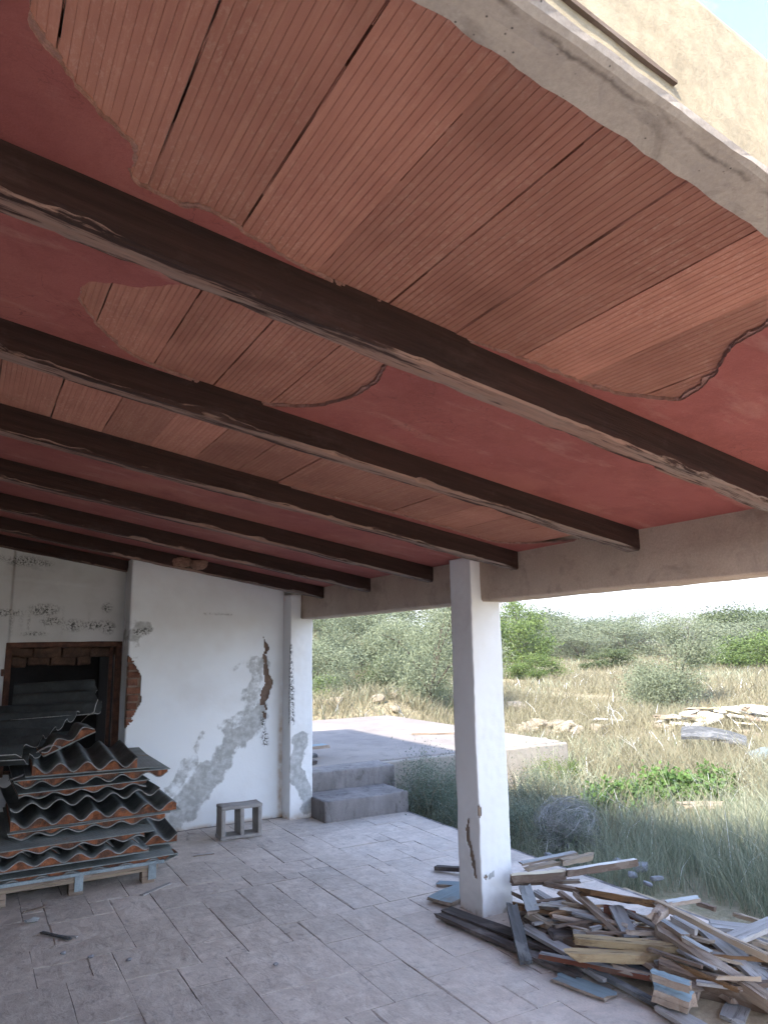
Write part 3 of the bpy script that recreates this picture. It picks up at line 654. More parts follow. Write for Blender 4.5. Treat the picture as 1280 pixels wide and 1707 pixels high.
for row, (z0, z1, yy, xe) in enumerate(((WZb-.135, WZb-.045, RY+.075, WXb-.03), (WZb-.225, WZb-.128, RY+.10, WXb-.28))):   # rough masonry lintel seen through the opening
    x = WXa+.03
    while x < xe:
        ln = rs.uniform(.12, .27); b_ = rs.uniform(-.012, .02)
        attach(link('lintel_brick', worn_box('lintel_brick', x, min(x+ln, WXb-.02), yy+rs.uniform(0, .03), RY+.23, z0+b_, z1, .017, .025, .016, x*7+row), MT['lintel']), hw); x += ln+.004
# the rest of the house
MT['dimmed'] = basic('dimmed_plaster', (.42, .39, .36), (.30, .275, .25), 2.5)  # darkened so the unseen side wall bounces less light onto the left
hb = empty('house', (-2.7, 4, 0)); tag(hb, 'dark room of the house seen through the broken window', 'house')
for (a, nm) in (((-1.62, -1.37, -4.0, 7.77, -.1, 3.20), 'unseen_side_wall'), ((2.995, 3.235, 7.52, 9.62, -.1, 2.42), 'outer_wall'), ((-2.6, 3.235, 9.63, 9.85, -.1, 2.36), 'back_wall'),  # first wall is out of view, set close and extended forward to block light
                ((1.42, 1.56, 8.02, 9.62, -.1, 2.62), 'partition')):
    attach(link(nm, bevel_box(nm, *a, 0), MT['dimmed'] if nm == 'unseen_side_wall' else MT['dark_room'] if nm in ('partition',) else MT['white_col']), hb)
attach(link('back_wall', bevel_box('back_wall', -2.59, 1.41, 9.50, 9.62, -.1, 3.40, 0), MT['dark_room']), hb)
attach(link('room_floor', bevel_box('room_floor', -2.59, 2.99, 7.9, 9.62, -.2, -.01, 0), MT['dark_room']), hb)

# columns
def column(name, x0, y0, cw, ztop, label, hole, masks, seed):
    e = empty(name, (x0+cw/2, y0+cw/2, 0)); tag(e, label, 'column', 'white plastered porch columns')
    x1, y1 = x0+cw, y0+cw
    attach(link('core', bevel_box('core', x0+.007, x1-.007, y0+.007, y1-.007, -.05, ztop-.004, 0), MT['col_core']), e)
    r = .006; s = .011
    lp = [(x0, y) for y in lin(y1-r, y0+r, s)]+[(x0+.002, y0+.002)]+[(x, y0) for x in lin(x0+r, x1-r, s)]+[(x1-.002, y0+.002)]+[(x1, y) for y in lin(y0+r, y1-r, s)]+[(x1-.002, y1-.002)]+[(x, y1) for x in lin(x1-r, x0+r, s)]+[(x0+.002, y1-.002), (x0, y1-r)]
    skin('plaster_skin', lp, lin(-.02, ztop, .011), hole, masks, MT['white_col'], .005, e, lambda x, y, z: (.006*fbm(z, x*.5, y*.5, 2.2, seed)+.0025*n3(x, y, z, 22, seed), .006*fbm(z, x*.5, y*.5, 2.2, seed+9)+.0025*n3(x, y, z, 22, seed+4), 0))
    attach(link('cap', bevel_box('cap', x0+.01, x1-.01, y0+.01, y1-.01, ztop-.004, ztop, 0), MT['white_col']), e)
    return e
cx0, cy0, cw = 3.0157, 4.0762, .253
patch = [(4.20, .58, .010), (4.215, .50, .016), (4.20, .44, .014), (4.175, .37, .014), (4.15, .30, .022), (4.14, .235, .018)]
def c_hole(x, y, z):
    j = .014*fbm(x, y, z, 18, 2)
    if x < cx0+.003 and sd_poly((y, z), patch)+j < 0: return True
    return math.hypot((x-cx0)*.8+(y-cy0)*.8, (z-.65)*.45)-.016+j*.5 < 0 or (y < cy0+.003 and math.hypot(x-cx0-.03, (z-.24)*.8)-.012+j < 0)
column('porch_column', cx0, cy0, cw, zc(cx0)-.003, 'white square porch column beside the pile of old boards', c_hole,
       {'stain': lambda x, y, z: max(0, .6-z/.14) + (.7 if y < cy0+.004 and abs(x-cx0-.08) < .03 and abs(z-.21-.4*(x-cx0)) < .02 else 0), 'rust': lambda x, y, z: max(0, .35-z/.12)}, 1)
fx0, fy0 = 2.985, 7.261
def f_stain(x, y, z):
    if y > fy0+.01: return max(0, .3-z*.4)
    j = .05*fbm(x, y, z, 8, 4)
    return max(0, 1-max(0, sd_poly((x, z), [(fx0+.12, .80, .05), (fx0+.07, .62, .06), (fx0+.09, .42, .08), (fx0+.17, .25, .06), (fx0+.2, .1, .05)])+j)/.05)
column('porch_column', fx0, fy0, cw, zc(fx0+cw)-.01, 'damp stained white column at the far corner by the steps', None,
       {'stain': f_stain, 'mould': lambda x, y, z: max(0, 1-max(0, sd_poly((x+y-fy0, z), [(fx0+.005, 1.75, .004), (fx0+.02, 1.3, .012), (fx0+.03, .95, .006)]))/.02), 'rust': lambda x, y, z: max(0, .7-z/.1)}, 5)

# ================================================================ objects
# ---- stack of corrugated sandwich panels on a pallet
PITCH = .192; AMP = .029
def wave(x): return AMP*math.cos(2*math.pi*x/PITCH)
def panel(name, W, L, label, loc, rot=(0, 0, 0), flip=False, foam=True, ragged=.012, seed=0, phase=0.0, lin_ext=0.0, AMP=AMP):
    """local: x across the corrugations, y along them (front edge at y=0), z=0 at the underside of the liner"""
    e = empty(name, loc); e.rotation_euler = rot; tag(e, label, 'roof panel', 'old corrugated sandwich roof panels stacked on the pallet')
    n = int(W/PITCH*12); base = .013+AMP
    X = [W*i/n for i in range(n+1)]; ny = 8
    wz = lambda x: wave(x+phase)*AMP/.029
    sgn = -1 if flip else 1; H = base+AMP+.008
    zz = (lambda z: H-z) if flip else (lambda z: z)
    fe = [ragged*fbm(x, seed, 0, 9, seed)+.008*n3(x, seed, 0, 40, 3) for x in X]
    # skin
    V, Fc, mi = [], [], []; th = .0075
    for s in (0, 1):
        for j in range(ny+1):
            for i, x in enumerate(X):
                y = fe[i] if j == 0 else L*j/ny
                V.append((x, y, zz(base+wz(x)+(th if s == 0 else 0)+.004*n3(x, y, seed, 2.2, 5))))
    m = n+1; S = m*(ny+1)
    for j in range(ny):
        for i in range(n):
            a, b, c, d = j*m+i, j*m+i+1, (j+1)*m+i+1, (j+1)*m+i
            Fc += [(a, b, c, d), (S+d, S+c, S+b, S+a)]; mi += [0, 0]
    for i in range(n): Fc += [(S+i, S+i+1, i+1, i)]; mi += [1]
    for j in range(ny): Fc += [(j*m, (j+1)*m, S+(j+1)*m, S+j*m), (S+j*m+n, S+(j+1)*m+n, (j+1)*m+n, j*m+n)]; mi += [1, 1]
    me = pydata('corrugated_skin', V, Fc, False, mi)
    me.polygons.foreach_set('use_smooth', np.array([q == 0 for q in mi]))
    link('corrugated_skin', me, [MT['fibre'], MT['fibre_edge']], e)
    if foam:
        V, Fc = [], []
        for j, y0 in ((0, .012), (1, L*.5), (2, L-.01)):
            for i, x in enumerate(X):
                y = y0+(max(-.006, .03*fbm(x, 0, seed, 8, seed+4)) if j == 0 else 0)
                eat = max(0, fbm(x, seed, 1, 7, seed+2)-.15)*.03 if j == 0 else 0
                V.append((x, y, zz(base+wz(x)-eat))); V.append((x, y+.004*n3(x, 1, seed, 30), zz(.004)))
        for i in range(n): Fc.append((2*i+1, 2*i+3, 2*i+2, 2*i))
        for j in range(2):
            for i in range(n):
                a = j*2*m+2*i; b = a+2*m; Fc += [(a, a+2, b+2, b), (a+1, b+1, b+3, a+3)]
            a = j*2*m; b = a+2*m; Fc += [(a, b, b+1, a+1), (a+2*n, a+2*n+1, b+2*n+1, b+2*n)]
        link('foam_core', pydata('foam_core', V, Fc), MT['foam'], e)
        V, Fc = [], []; nl = 16
        for i in range(nl+1):
            x = -lin_ext*.2+(W+lin_ext)*i/nl; y = .006*fbm(x, 2, seed, 6, 1)-.004
            for (yy, z) in ((y, -.001), (y, .005), (L, .005), (L, -.001)): V.append((x, yy, zz(z+.003*n3(x, yy, seed, 3, 1))))
        for i in range(nl):
            for k in range(4): a, b = i*4+k, i*4+(k+1) % 4; Fc.append((a, b, b+4, a+4))
        Fc += [(3, 2, 1, 0), (nl*4, nl*4+1, nl*4+2, nl*4+3)]
        link('liner_sheet', pydata('liner_sheet', V, Fc), MT['liner'], e)
    return e
def pal(nm, a, mat, par, seed, b=.003): return attach(link(nm, worn_box(nm, *a, .003, .12, b, seed), mat), par)
pl = empty('wooden_pallet', (.82, 6.5, 0)); tag(pl, 'worn wooden pallet on the floor under the roof panel stack', 'pallet')
for i, yy in enumerate((5.985, 6.42, 6.88)):
    for k, xx in enumerate((.27, .765, 1.275)): pal('block', (xx, xx+.095, yy, yy+.10, .001, .085), WD['gbrown'], pl, i*3+k)
    pal('stringer_board', (.20, 1.385, yy-.004, yy+.104, .086, .108), WD['tan'], pl, 20+i)
for i in range(6): pal('deck_board', (.18, 1.39, 5.975+i*.172, 6.08+i*.172, .109, .130), WD['gbrown'], pl, 30+i)
for xx in (.80, 1.315):
    attach(link('metal_strap', bevel_box('metal_strap', xx, xx+.058, 5.962, 5.970, .028, .132, .001), MT['metalblue']), pl)
attach(link('metal_edge', bevel_box('metal_edge', .12, 1.43, 5.955, 5.972, .133, .156, .003), MT['metalblue']), pl)
P = [('roof_panel', 1.44, 1.25, 'flat lying roof panel at the very bottom of the stack, grey liner up', (.10, 5.985, .133), (0, 0, 0), True),
     ('roof_panel', 1.22, 1.15, 'second roof panel from the bottom, orange foam under shallow dark waves', (.10, 5.975, .222), (0, 0, .012), False),
     ('roof_panel', 1.20, 1.12, 'third roof panel up, turned over so its embossed grey liner faces up', (.08, 5.96, .318), (.05, 0, .02), True),
     ('roof_panel', 1.19, 1.10, 'middle roof panel, bold dark waves over orange foam, reaching farthest right', (.37, 6.17, .447), (0, -.012, -.015), False),
     ('roof_panel', 1.08, 1.12, 'fifth roof panel up, dark waves with white chipped edge', (.36, 6.20, .558), (0, -.010, .03), False),
     ('roof_panel', 1.12, 1.10, 'sixth roof panel up, turned over with foam showing above its wave edge', (.375, 6.23, .728), (0, .012, -.01), True),
     ('roof_panel', .76, 1.05, 'upper roof panel with steep dark waves running back to the window', (.495, 6.26, .806), (.03, .01, -.04), False),
     ('roof_panel', .92, 1.05, 'roof panel turned over between the fifth and sixth, ragged foam below', (.415, 6.225, .645), (0, -.006, .02), True),
     ('roof_panel', 1.10, 1.05, 'thin roof panel turned over right under the bold middle panel', (.36, 6.12, .393), (0, -.012, -.01), True)]
for i, (nm, W, L, lb, loc, rot, fp) in enumerate(P): panel(nm, W, L, lb, loc, rot, fp, seed=i*1.7, phase=(i % 3)*.05, lin_ext=(.0, 0, .10, .04, 0, .02, .22, .03, .05)[i], AMP=(.012, .024, .016, .030, .027, .022, .033, .016, .017)[i], foam=i not in (4,))
# liner offcut between third and fourth panels plus a wider sheet behind
panel('roof_panel', 1.30, 1.10, 'dark roof panel set back, its right side poking out low behind the stack', (.28, 6.25, .215), (0, 0, -.06), False, seed=14, phase=.02)
# loose offcut lying tilted on top
panel('roof_panel', .40, .30, 'short broken roof panel offcut tilted on top of the stack', (.565, 6.25, .945), (.05, -.40, .05), False, seed=21, phase=.06, ragged=.03)
# two dark sheets with ridges running left, climbing back toward the window
def skew_sheet(label, o, ev, rv, W, L, seed, rag=.03):
    e = empty('corrugated_sheet', o); tag(e, label, 'roof sheet', 'loose dark corrugated sheets leaning toward the window')
    ev, rv = Vector(ev).normalized(), Vector(rv).normalized(); nn = rv.cross(ev).normalized()
    if nn.z < 0: nn = -nn
    n = int(W/PITCH*12); m = n+1; V, Fc, mi = [], [], []; ny = 6
    for s in (0, 1):
        for j in range(ny+1):
            for i in range(m):
                x = W*i/n; y = L*j/ny+(rag*fbm(x, seed, 0, 8, seed) if j == 0 else 0)
                V.append(ev*x+rv*y+nn*(wave(x)+(.0075 if s == 0 else 0)+.006*n3(x, y, seed, 2)))
    S = m*(ny+1)
    for j in range(ny):
        for i in range(n):
            a, b, c, d = j*m+i, j*m+i+1, (j+1)*m+i+1, (j+1)*m+i; Fc += [(a, d, c, b), (S+a, S+b, S+c, S+d)]; mi += [0, 0]
    for i in range(n): Fc.append((i, i+1, S+i+1, S+i)); mi.append(1)
    for j in range(ny): Fc += [(j*m, S+j*m, S+(j+1)*m, (j+1)*m), (j*m+n, (j+1)*m+n, S+(j+1)*m+n, S+j*m+n)]; mi += [1, 1]
    me = pydata('corrugated_sheet', V, Fc, False, mi); me.polygons.foreach_set('use_smooth', np.array([q == 0 for q in mi]))
    return link('sheet', me, [MT['fibre_shaded'], MT['fibre_edge']], e)
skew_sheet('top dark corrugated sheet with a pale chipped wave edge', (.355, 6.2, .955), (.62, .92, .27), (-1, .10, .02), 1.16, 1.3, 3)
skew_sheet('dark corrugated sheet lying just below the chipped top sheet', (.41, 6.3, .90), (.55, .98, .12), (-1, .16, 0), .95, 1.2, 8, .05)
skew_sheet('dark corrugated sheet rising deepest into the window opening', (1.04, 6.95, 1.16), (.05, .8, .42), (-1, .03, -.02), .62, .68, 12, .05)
# torn pale liner scraps standing off the stack
def scrap(label, pts, wd, mat, cat='scrap'):
    V, Fc = [], []
    for i, p in enumerate(pts):
        for (a, b) in ((-wd/2, .002), (wd/2, .002), (wd/2, -.002), (-wd/2, -.002)): V.append((p[0]+a*.35, p[1]+a*.8, p[2]+b+a*.2))
    for i in range(len(pts)-1):
        for k in range(4): a, b = i*4+k, i*4+(k+1) % 4; Fc.append((a, b, b+4, a+4))
    q = (len(pts)-1)*4; Fc += [(3, 2, 1, 0), (q, q+1, q+2, q+3)]
    return tag(link('liner_scrap', pydata('liner_scrap', V, Fc), mat), label, cat)
scrap('curled pale strip sticking up at the top right of the stack', [(.86, 6.55, 1.16), (.90, 6.52, 1.21), (.945, 6.5, 1.235), (.955, 6.5, 1.29), (.97, 6.5, 1.335)], .03, MT['fibre_edge'])
scrap('torn pale liner strip on the left top edge of the stack', [(.52, 6.24, .99), (.59, 6.26, 1.02), (.65, 6.28, 1.03), (.68, 6.25, 1.005)], .06, MT['fibre_edge'])
scrap('broken white sliver jutting from the left of the stack', [(.34, 6.2, .81), (.38, 6.18, .825), (.43, 6.19, .835)], .04, MT['fibre_edge'])

# ---- hollow concrete block standing on the floor
cb = empty('concrete_block', (2.34, 6.92, 0), math.radians(-3)); tag(cb, 'hollow grey concrete block standing on edge by the end wall', 'concrete block')
def cbx(nm, a, s): return link(nm, worn_box(nm, *a, .004, .03, .007, s), MT['block'], cb)
cbx('top_shell', (-.195, .195, -.10, .10, .262, .292), 1); cbx('bottom_shell', (-.20, .195, -.10, .10, .001, .032), 2)
for i, x in enumerate((-.193, -.018, .153)): cbx('web', (x, x+.040, -.099, .099, .030, .264), 4+i)

# ---- mud nest on the sixth beam
def blob(name, r, sc, seed, amp=.25, sub=3, f=1.6):
    bm = bmesh.new(); bmesh.ops.create_icosphere(bm, subdivisions=sub, radius=1)
    for v in bm.verts:
        d = 1+amp*fbm(v.co.x, v.co.y, v.co.z, f, seed); v.co = Vector((v.co.x*sc[0], v.co.y*sc[1], v.co.z*sc[2]))*r*d
    me = bpy.data.meshes.new(name); bm.to_mesh(me); bm.free(); return me
ne = empty('mud_nest', (1.76, 6.645, 2.52)); tag(ne, 'crumbling mud swallow nest stuck to the side of a dark beam', 'nest')
bm = bmesh.new(); bmesh.ops.create_uvsphere(bm, u_segments=28, v_segments=18, radius=1)
bmesh.ops.delete(bm, geom=[v for v in bm.verts if v.co.z > .45+.12*n3(v.co.x, v.co.y, 0, 3, 2)], context='VERTS')
for v in bm.verts: v.co = Vector((v.co.x*.085+.05, v.co.y*.065, v.co.z*.062-.005))*(1+.10*fbm(v.co.x, v.co.y, v.co.z, 3, 4))
me = bpy.data.meshes.new('nest_cup'); bm.to_mesh(me); bm.free()
c_ = link('nest_cup', me, MT['mud'], ne); md = c_.modifiers.new('wall', 'SOLIDIFY'); md.thickness = .012
o = link('old_nest_trace', blob('old_nest_trace', .07, (1.3, .25, .6), 5, .5, 3, 2.5), MT['mud'], ne); o.location = (-.10, .015, .0)
rs = random.Random(2)
V, Fc = [], []
for k in range(46):
    p = Vector((rs.uniform(-.17, .06), rs.uniform(-.02, .02), rs.uniform(-.07, -.02))); d = Vector((rs.uniform(-1, 1), rs.uniform(-.5, .3), rs.uniform(-.9, .2))).normalized()*rs.uniform(.02, .06); s = Vector((0, .0012, .0012)); b = len(V)
    V += [p-s, p+s, p+d]; Fc.append((b, b+1, b+2))
link('straw', pydata('straw', V, Fc), MT['stalk'], ne)

# ---- pile of old boards beside the column
def plank(label, p, q, wd, t, kind, roll=0.0, seed=0, name='wood_board', group='old boards piled by the column', end=.9, bow=0.0):
    p, q = Vector(p), Vector(q); L = (q-p).length; x = (q-p).normalized(); s = Vector((0, 0, 1)).cross(x)
    s = s.normalized() if s.length > .01 else Vector((0, 1, 0)); u = x.cross(s)
    if roll: c_, s_ = math.cos(roll), math.sin(roll); s, u = s*c_+u*s_, u*c_-s*s_
    rr = random.Random(seed*31+7); n = 7; V, Fc, mi = [], [], []
    rot = kind in ('rotyellow', 'rot', 'tan', 'gbrown'); ja = .13 if rot else .06
    cs = [(-.5, 0), (-.17, .0), (.2, .0), (.5, 0), (.5, -1), (.15, -1), (-.2, -1), (-.5, -1)]; m = len(cs)
    for i in range(n+1):
        f = i/n; b = bow*4*f*(1-f); nar = 1-(.25*rr.random() if i in (0, n) and rot else 0)
        for k, (a, h) in enumerate(cs):
            dx = 0
            if i in (0, n): dx = rr.uniform(-end, end)*(min(.09, wd*.8) if rot else min(.018, wd*.3))
            V.append((f*L+dx, a*wd*nar+rr.uniform(-ja, ja)*wd*.5, h*t+rr.uniform(-ja, ja)*t+b))
    top = {'creamtop': ('brown', 'cream'), 'whitetop': ('brown', 'white'), 'bluetop': ('gbrown', 'blue'), 'rededge': ('red', 'grey'), 'blue': ('gbrown', 'blue'), 'pale': ('gbrown', 'pale')}.get(kind, (kind, kind))
    for i in range(n):
        for k in range(m):
            k2 = (k+1) % m; Fc.append((i*m+k, (i+1)*m+k, (i+1)*m+k2, i*m+k2)); mi.append(1 if k < 3 else 0)
    Fc += [tuple(range(m)), tuple(range(n*m+m-1, n*m-1, -1))]; mi += [0, 0]
    me = pydata(name, V, Fc, False, mi)
    o = link(name, me, [WD[top[0]], WD[top[1]]]); o.matrix_world = Matrix(((x.x, s.x, u.x, p.x), (x.y, s.y, u.y, p.y), (x.z, s.z, u.z, p.z), (0, 0, 0, 1)))
    return tag(o, label, 'board', group)
PK = [
('wide blue painted board poking out left of the column', 2.91,4.42,.035,3.34,4.58,.035,.2,.03,'blue',0),
('thin blue painted board lying behind the wide blue one', 3.13,4.76,.02,3.34,4.54,.03,.09,.02,'blue',0),
('dark board end farthest back, left of the column', 3.29,5.05,.04,3.6,4.64,.07,.06,.04,'dark',0),
('long dark weathered board at the outer left edge of the pile', 2.77,4.22,.035,2.90,3.10,.035,.07,.03,'dark',0),
('wide dark weathered board passing in front of the column foot', 2.84,4.23,.045,3.03,3.25,.045,.11,.025,'dark',0),
('short slate grey batten leaning across the long dark boards at the column', 3.01,3.77,.17,2.77,3.37,.04,.075,.035,'slate',0),
('grey batten running diagonally from the column corner', 2.99,3.64,.09,3.0,3.04,.06,.07,.03,'grey',.1),
('short board with flaking pale blue paint standing under the top planks', 3.2,3.87,.22,3.04,3.61,.17,.085,.03,'pale',.2),
('wide brown board running through the middle of the pile', 3.25,3.99,.12,3.27,3.29,.12,.14,.03,'brown',-.5),
('tan timber with a pale upper edge in front of the wide brown board', 3.05,3.63,.15,3.13,3.36,.09,.06,.05,'tan',0),
('broken grey stick with a splintered end', 3.23,3.8,.2,3.26,3.5,.15,.06,.035,'grey',0),
('narrow brown board sloping down below the top planks', 3.31,3.66,.22,3.3,3.32,.15,.06,.03,'brown',-.3),
('grey brown board sloping right beside the narrow brown one', 3.32,3.53,.25,3.24,3.08,.16,.085,.03,'gbrown',-.3),
('pale blue painted plank on the top of the pile', 3.3,4.01,.305,3.75,3.98,.315,.06,.02,'pale',0),
('dark brown timber with a cream painted top edge, next to the column', 3.15,3.94,.27,3.48,3.8,.28,.06,.07,'creamtop',0),
('brown timber with a white painted top edge, jutting right at the top', 3.47,3.78,.29,3.92,3.6,.33,.05,.06,'whitetop',0),
('short rotten tan stick lying on top of the pile', 3.46,3.8,.345,3.73,3.78,.35,.05,.045,'tan',.2),
('small tan board under the pale blue plank', 3.31,3.97,.285,3.54,3.92,.3,.06,.03,'tan',0),
('thin brown lath just under the cream edged timber', 3.21,4.01,.2,3.61,3.81,.2,.05,.025,'brown',0),
('thin brown lath under the white edged timber', 3.39,3.89,.2,3.54,3.54,.2,.05,.03,'brown',0),
('upper of two rotten yellow split logs at the front', 2.92,3.12,.205,3.29,2.76,.20,.05,.05,'rotyellow',.2),
('lower of two rotten yellow split logs at the front', 2.84,3.08,.165,3.3,2.75,.165,.065,.06,'rotyellow',.1),
('grey batten with a red painted edge at the front', 2.84,3.33,.075,3.09,2.8,.095,.045,.035,'rededge',0),
('flat blue grey board lying alone on the floor in front', 2.82,3.18,.02,2.89,2.87,.02,.11,.018,'blue',0),
('thin dark batten reaching the floor at the front right', 2.94,3.23,.08,3.0,2.68,.035,.045,.03,'slate',0),
('flat grey board with a notched end at the bottom of the picture', 2.99,2.66,.04,2.96,2.30,.035,.11,.025,'grey',0),
('thick block with blue paint and an orange stain near the front', 2.97,2.67,.125,3.03,2.51,.115,.09,.09,'bluetop',.2),
('short blue topped timber above the stained block', 2.95,2.66,.19,3.02,2.51,.175,.055,.05,'bluetop',.1),
('big brown board on edge at the lower right', 3.11,2.75,.17,3.37,2.28,.09,.05,.16,'brown',.5),
('long timber with whitish flakes along its top edge', 3.29,2.92,.26,3.28,2.20,.12,.07,.09,'gbrown',.2),
('long thin tan lath along the back ridge of the pile', 3.41,3.01,.33,3.47,2.25,.22,.035,.04,'tan',0),
('thick rotten orange brown plank in the middle of the ridge', 3.32,3.47,.28,3.46,3.01,.31,.1,.05,'rot',-.3),
('left of two parallel grey battens sloping to the right edge', 3.52,2.84,.24,3.35,2.26,.12,.06,.03,'grey',.1),
('right of two parallel grey battens sloping to the right edge', 3.61,2.85,.22,3.42,2.26,.10,.05,.03,'grey',.1),
('short flat grey board standing steeply amid the brown ones', 3.34,3.24,.245,3.21,3.02,.18,.09,.025,'grey',0),
('small tan wood block on the ridge', 3.29,2.92,.30,3.44,2.97,.32,.07,.05,'gbrown',0),
('small grey offcut lying on the whitish flaked timber', 3.36,2.86,.30,3.35,2.71,.285,.04,.045,'grey',0),
('pale flaked offcut left of the small grey one', 3.33,2.91,.275,3.3,2.74,.26,.045,.03,'pale',0),
('pale flaked offcut lower on the whitish timber', 3.28,2.74,.255,3.33,2.62,.21,.045,.03,'pale',0),
('pale grey plank end sticking out at the back of the ridge', 3.5,3.02,.3,3.72,2.98,.3,.06,.03,'pale',0),
('wide grey board lying at the back right', 3.63,2.84,.22,3.9,2.5,.22,.13,.025,'grey',0),
('wide pale grey board crossing at the right edge', 3.46,2.59,.26,3.95,2.59,.28,.1,.03,'grey',0),
('small brown stick at the back of the pile', 3.78,3.04,.25,3.81,2.94,.24,.03,.03,'brown',0),
('small tan stick at the back right of the pile', 3.93,2.9,.2,3.95,2.70,.2,.03,.03,'tan',0),
('grey brown plank half hidden under the rotten logs', 3.16,2.86,.13,3.15,2.60,.115,.11,.03,'gbrown',0),
('short red brown timber under the rotten plank', 3.32,3.31,.235,3.39,3.15,.23,.05,.05,'red',0),
('short splintered tan stick right of the red timber', 3.4,3.16,.22,3.46,3.06,.2,.04,.04,'tan',0),
('brown board under the long tan lath at the right', 3.57,2.73,.17,3.64,2.4,.13,.07,.04,'brown',0),
('grey brown board low at the right edge', 3.54,2.63,.14,3.62,2.35,.11,.08,.03,'gbrown',0),
('tan lath at the right edge of the pile', 3.59,2.6,.23,3.66,2.42,.21,.05,.03,'tan',0),
('grey splinter in the hollow of the pile', 3.31,3.09,.2,3.33,2.96,.15,.05,.03,'grey',0),
('wide grey brown board deep in the middle of the pile', 3.15,3.34,.14,3.27,3.14,.13,.12,.03,'gbrown',-.3),
('red painted lath deep in the pile below the broken stick', 3.24,3.48,.17,3.29,3.3,.16,.05,.03,'red',0),
('grey board stub on the floor under the red edged batten', 2.98,3.15,.055,2.95,2.96,.055,.08,.03,'grey',0),
('slate batten just behind the red edged batten', 3.03,3.1,.09,3.12,2.82,.1,.05,.03,'slate',0),
('tan splintered stick right of the rotten logs', 3.17,2.77,.175,3.24,2.67,.16,.04,.03,'tan',0),
('small tan splinter lying on the sand at the front right', 3.33,2.63,.03,3.35,2.55,.025,.03,.015,'tan',0)]
for i, k in enumerate(PK): plank(k[0], k[1:4], k[4:7], k[7]*(.9 if k[9] != 'blue' else 1), k[8]*(.7 if k[8] < .1 else 1), k[9], k[10], i)
rs = random.Random(21)
CN = {'brown': 'brown', 'gbrown': 'grey brown', 'dark': 'dark', 'grey': 'grey', 'tan': 'tan', 'rot': 'rotten brown', 'white': 'white', 'cream': 'cream'}
def ZN(t): return ('column end', 'upper middle', 'lower middle', 'front end')[min(3, int(t*4))]
for k in range(34):                                      # the boards that carry the pile
    t = rs.random(); cx, cy = 3.28+.22*rs.uniform(-1, 1)+.12*t, 3.75-1.35*t; a = rs.choice((-1.35, -1.2, -1.5, -.5, .3))+rs.uniform(-.25, .25); L = rs.uniform(.3, .7); z = rs.uniform(.03, .11)
    d = Vector((math.cos(a), math.sin(a), rs.uniform(-.05, .05)))*L*.5; c_ = Vector((cx, cy, z))
    p, q = c_-d, c_+d
    if min(p.x, q.x) < 3.0 or max(p.y, q.y) > 4.02: continue
    kd = rs.choice(('brown', 'gbrown', 'dark', 'grey', 'gbrown', 'tan')); wd_ = rs.uniform(.05, .11)
    plank('%s %s board buried low in the %s of the wood pile' % ('wide' if wd_ > .08 else 'narrow', CN[kd], ZN(t)), p, q, wd_, rs.uniform(.02, .04), kd, rs.uniform(-.2, .2), 200+k, group='boards at the bottom of the wood pile')
rs = random.Random(23)
for k in range(110):
    t = rs.random(); cx, cy = 3.22+.55*t*rs.random()+.1*rs.uniform(-1, 1), 3.7-1.35*t; a = rs.choice((-1.3, -1.0, -1.5, -.4))+rs.uniform(-.4, .4); L = rs.uniform(.15, .42); z = rs.uniform(.13, .22)*(1-.3*abs(t-.5))
    d = Vector((math.cos(a), math.sin(a), rs.uniform(-.12, .12)))*L*.5; c_ = Vector((cx, cy, z))
    kd = rs.choice(('brown', 'gbrown', 'grey', 'tan', 'grey', 'rot'))
    plank('%s %s lath lying loose over the %s of the wood pile' % ('long thin' if L > .28 else 'short thin', CN[kd], ZN(t)), c_-d, c_+d, rs.uniform(.015, .035), rs.uniform(.010, .02), kd, rs.uniform(-.4, .4), 250+k, 'wood_lath', 'loose laths on the wood pile')
rs = random.Random(22)
V, Fc = [], []
for k in range(420):                                     # splinters, sawdust and chips round the foot of the pile
    t = rs.random(); x, y = 3.05+.5*rs.random()+.1*t, 3.9-1.7*t; s = rs.uniform(.004, .016); a = rs.uniform(0, 6.3); b = len(V); z = rs.uniform(.001, .006)
    if rs.random() < .25: x -= .25*rs.random(); y += .1
    ca, sa = math.cos(a), math.sin(a); l = s*rs.uniform(1, 3)
    V += [(x+ca*l-sa*s*.4, y+sa*l+ca*s*.4, z), (x-ca*l-sa*s*.4, y-sa*l+ca*s*.4, z), (x-ca*l+sa*s*.4, y-sa*l-ca*s*.4, z), (x+ca*l+sa*s*.4, y+sa*l-ca*s*.4, z+s*.5)]; Fc.append((b, b+1, b+2, b+3))
tag(link('wood_chips', pydata('wood_chips', V, Fc), WD['tan']), 'scattered wood chips and splinters round the board pile', 'chips', kind='stuff')
# sandy dirt drifted under the pile
dv_, df_ = [], []
for i in range(30):
    for j in range(46):
        x, y = 2.95+i*.045, 2.0+j*.045; r = math.hypot((x-3.55)/.62, (y-2.85)/1.05); z = .075*max(0, 1-r)**.8+.008*fbm(x, y, 0, 7, 3)-.012
        dv_.append((x, y, z))
df_ = [(i*46+j, (i+1)*46+j, (i+1)*46+j+1, i*46+j+1) for i in range(29) for j in range(45)]
tag(link('sand_drift', pydata('sand_drift', dv_, df_, True), MT['sand']), 'sandy dirt drifted under the board pile at the slab edge', 'sand', kind='stuff')
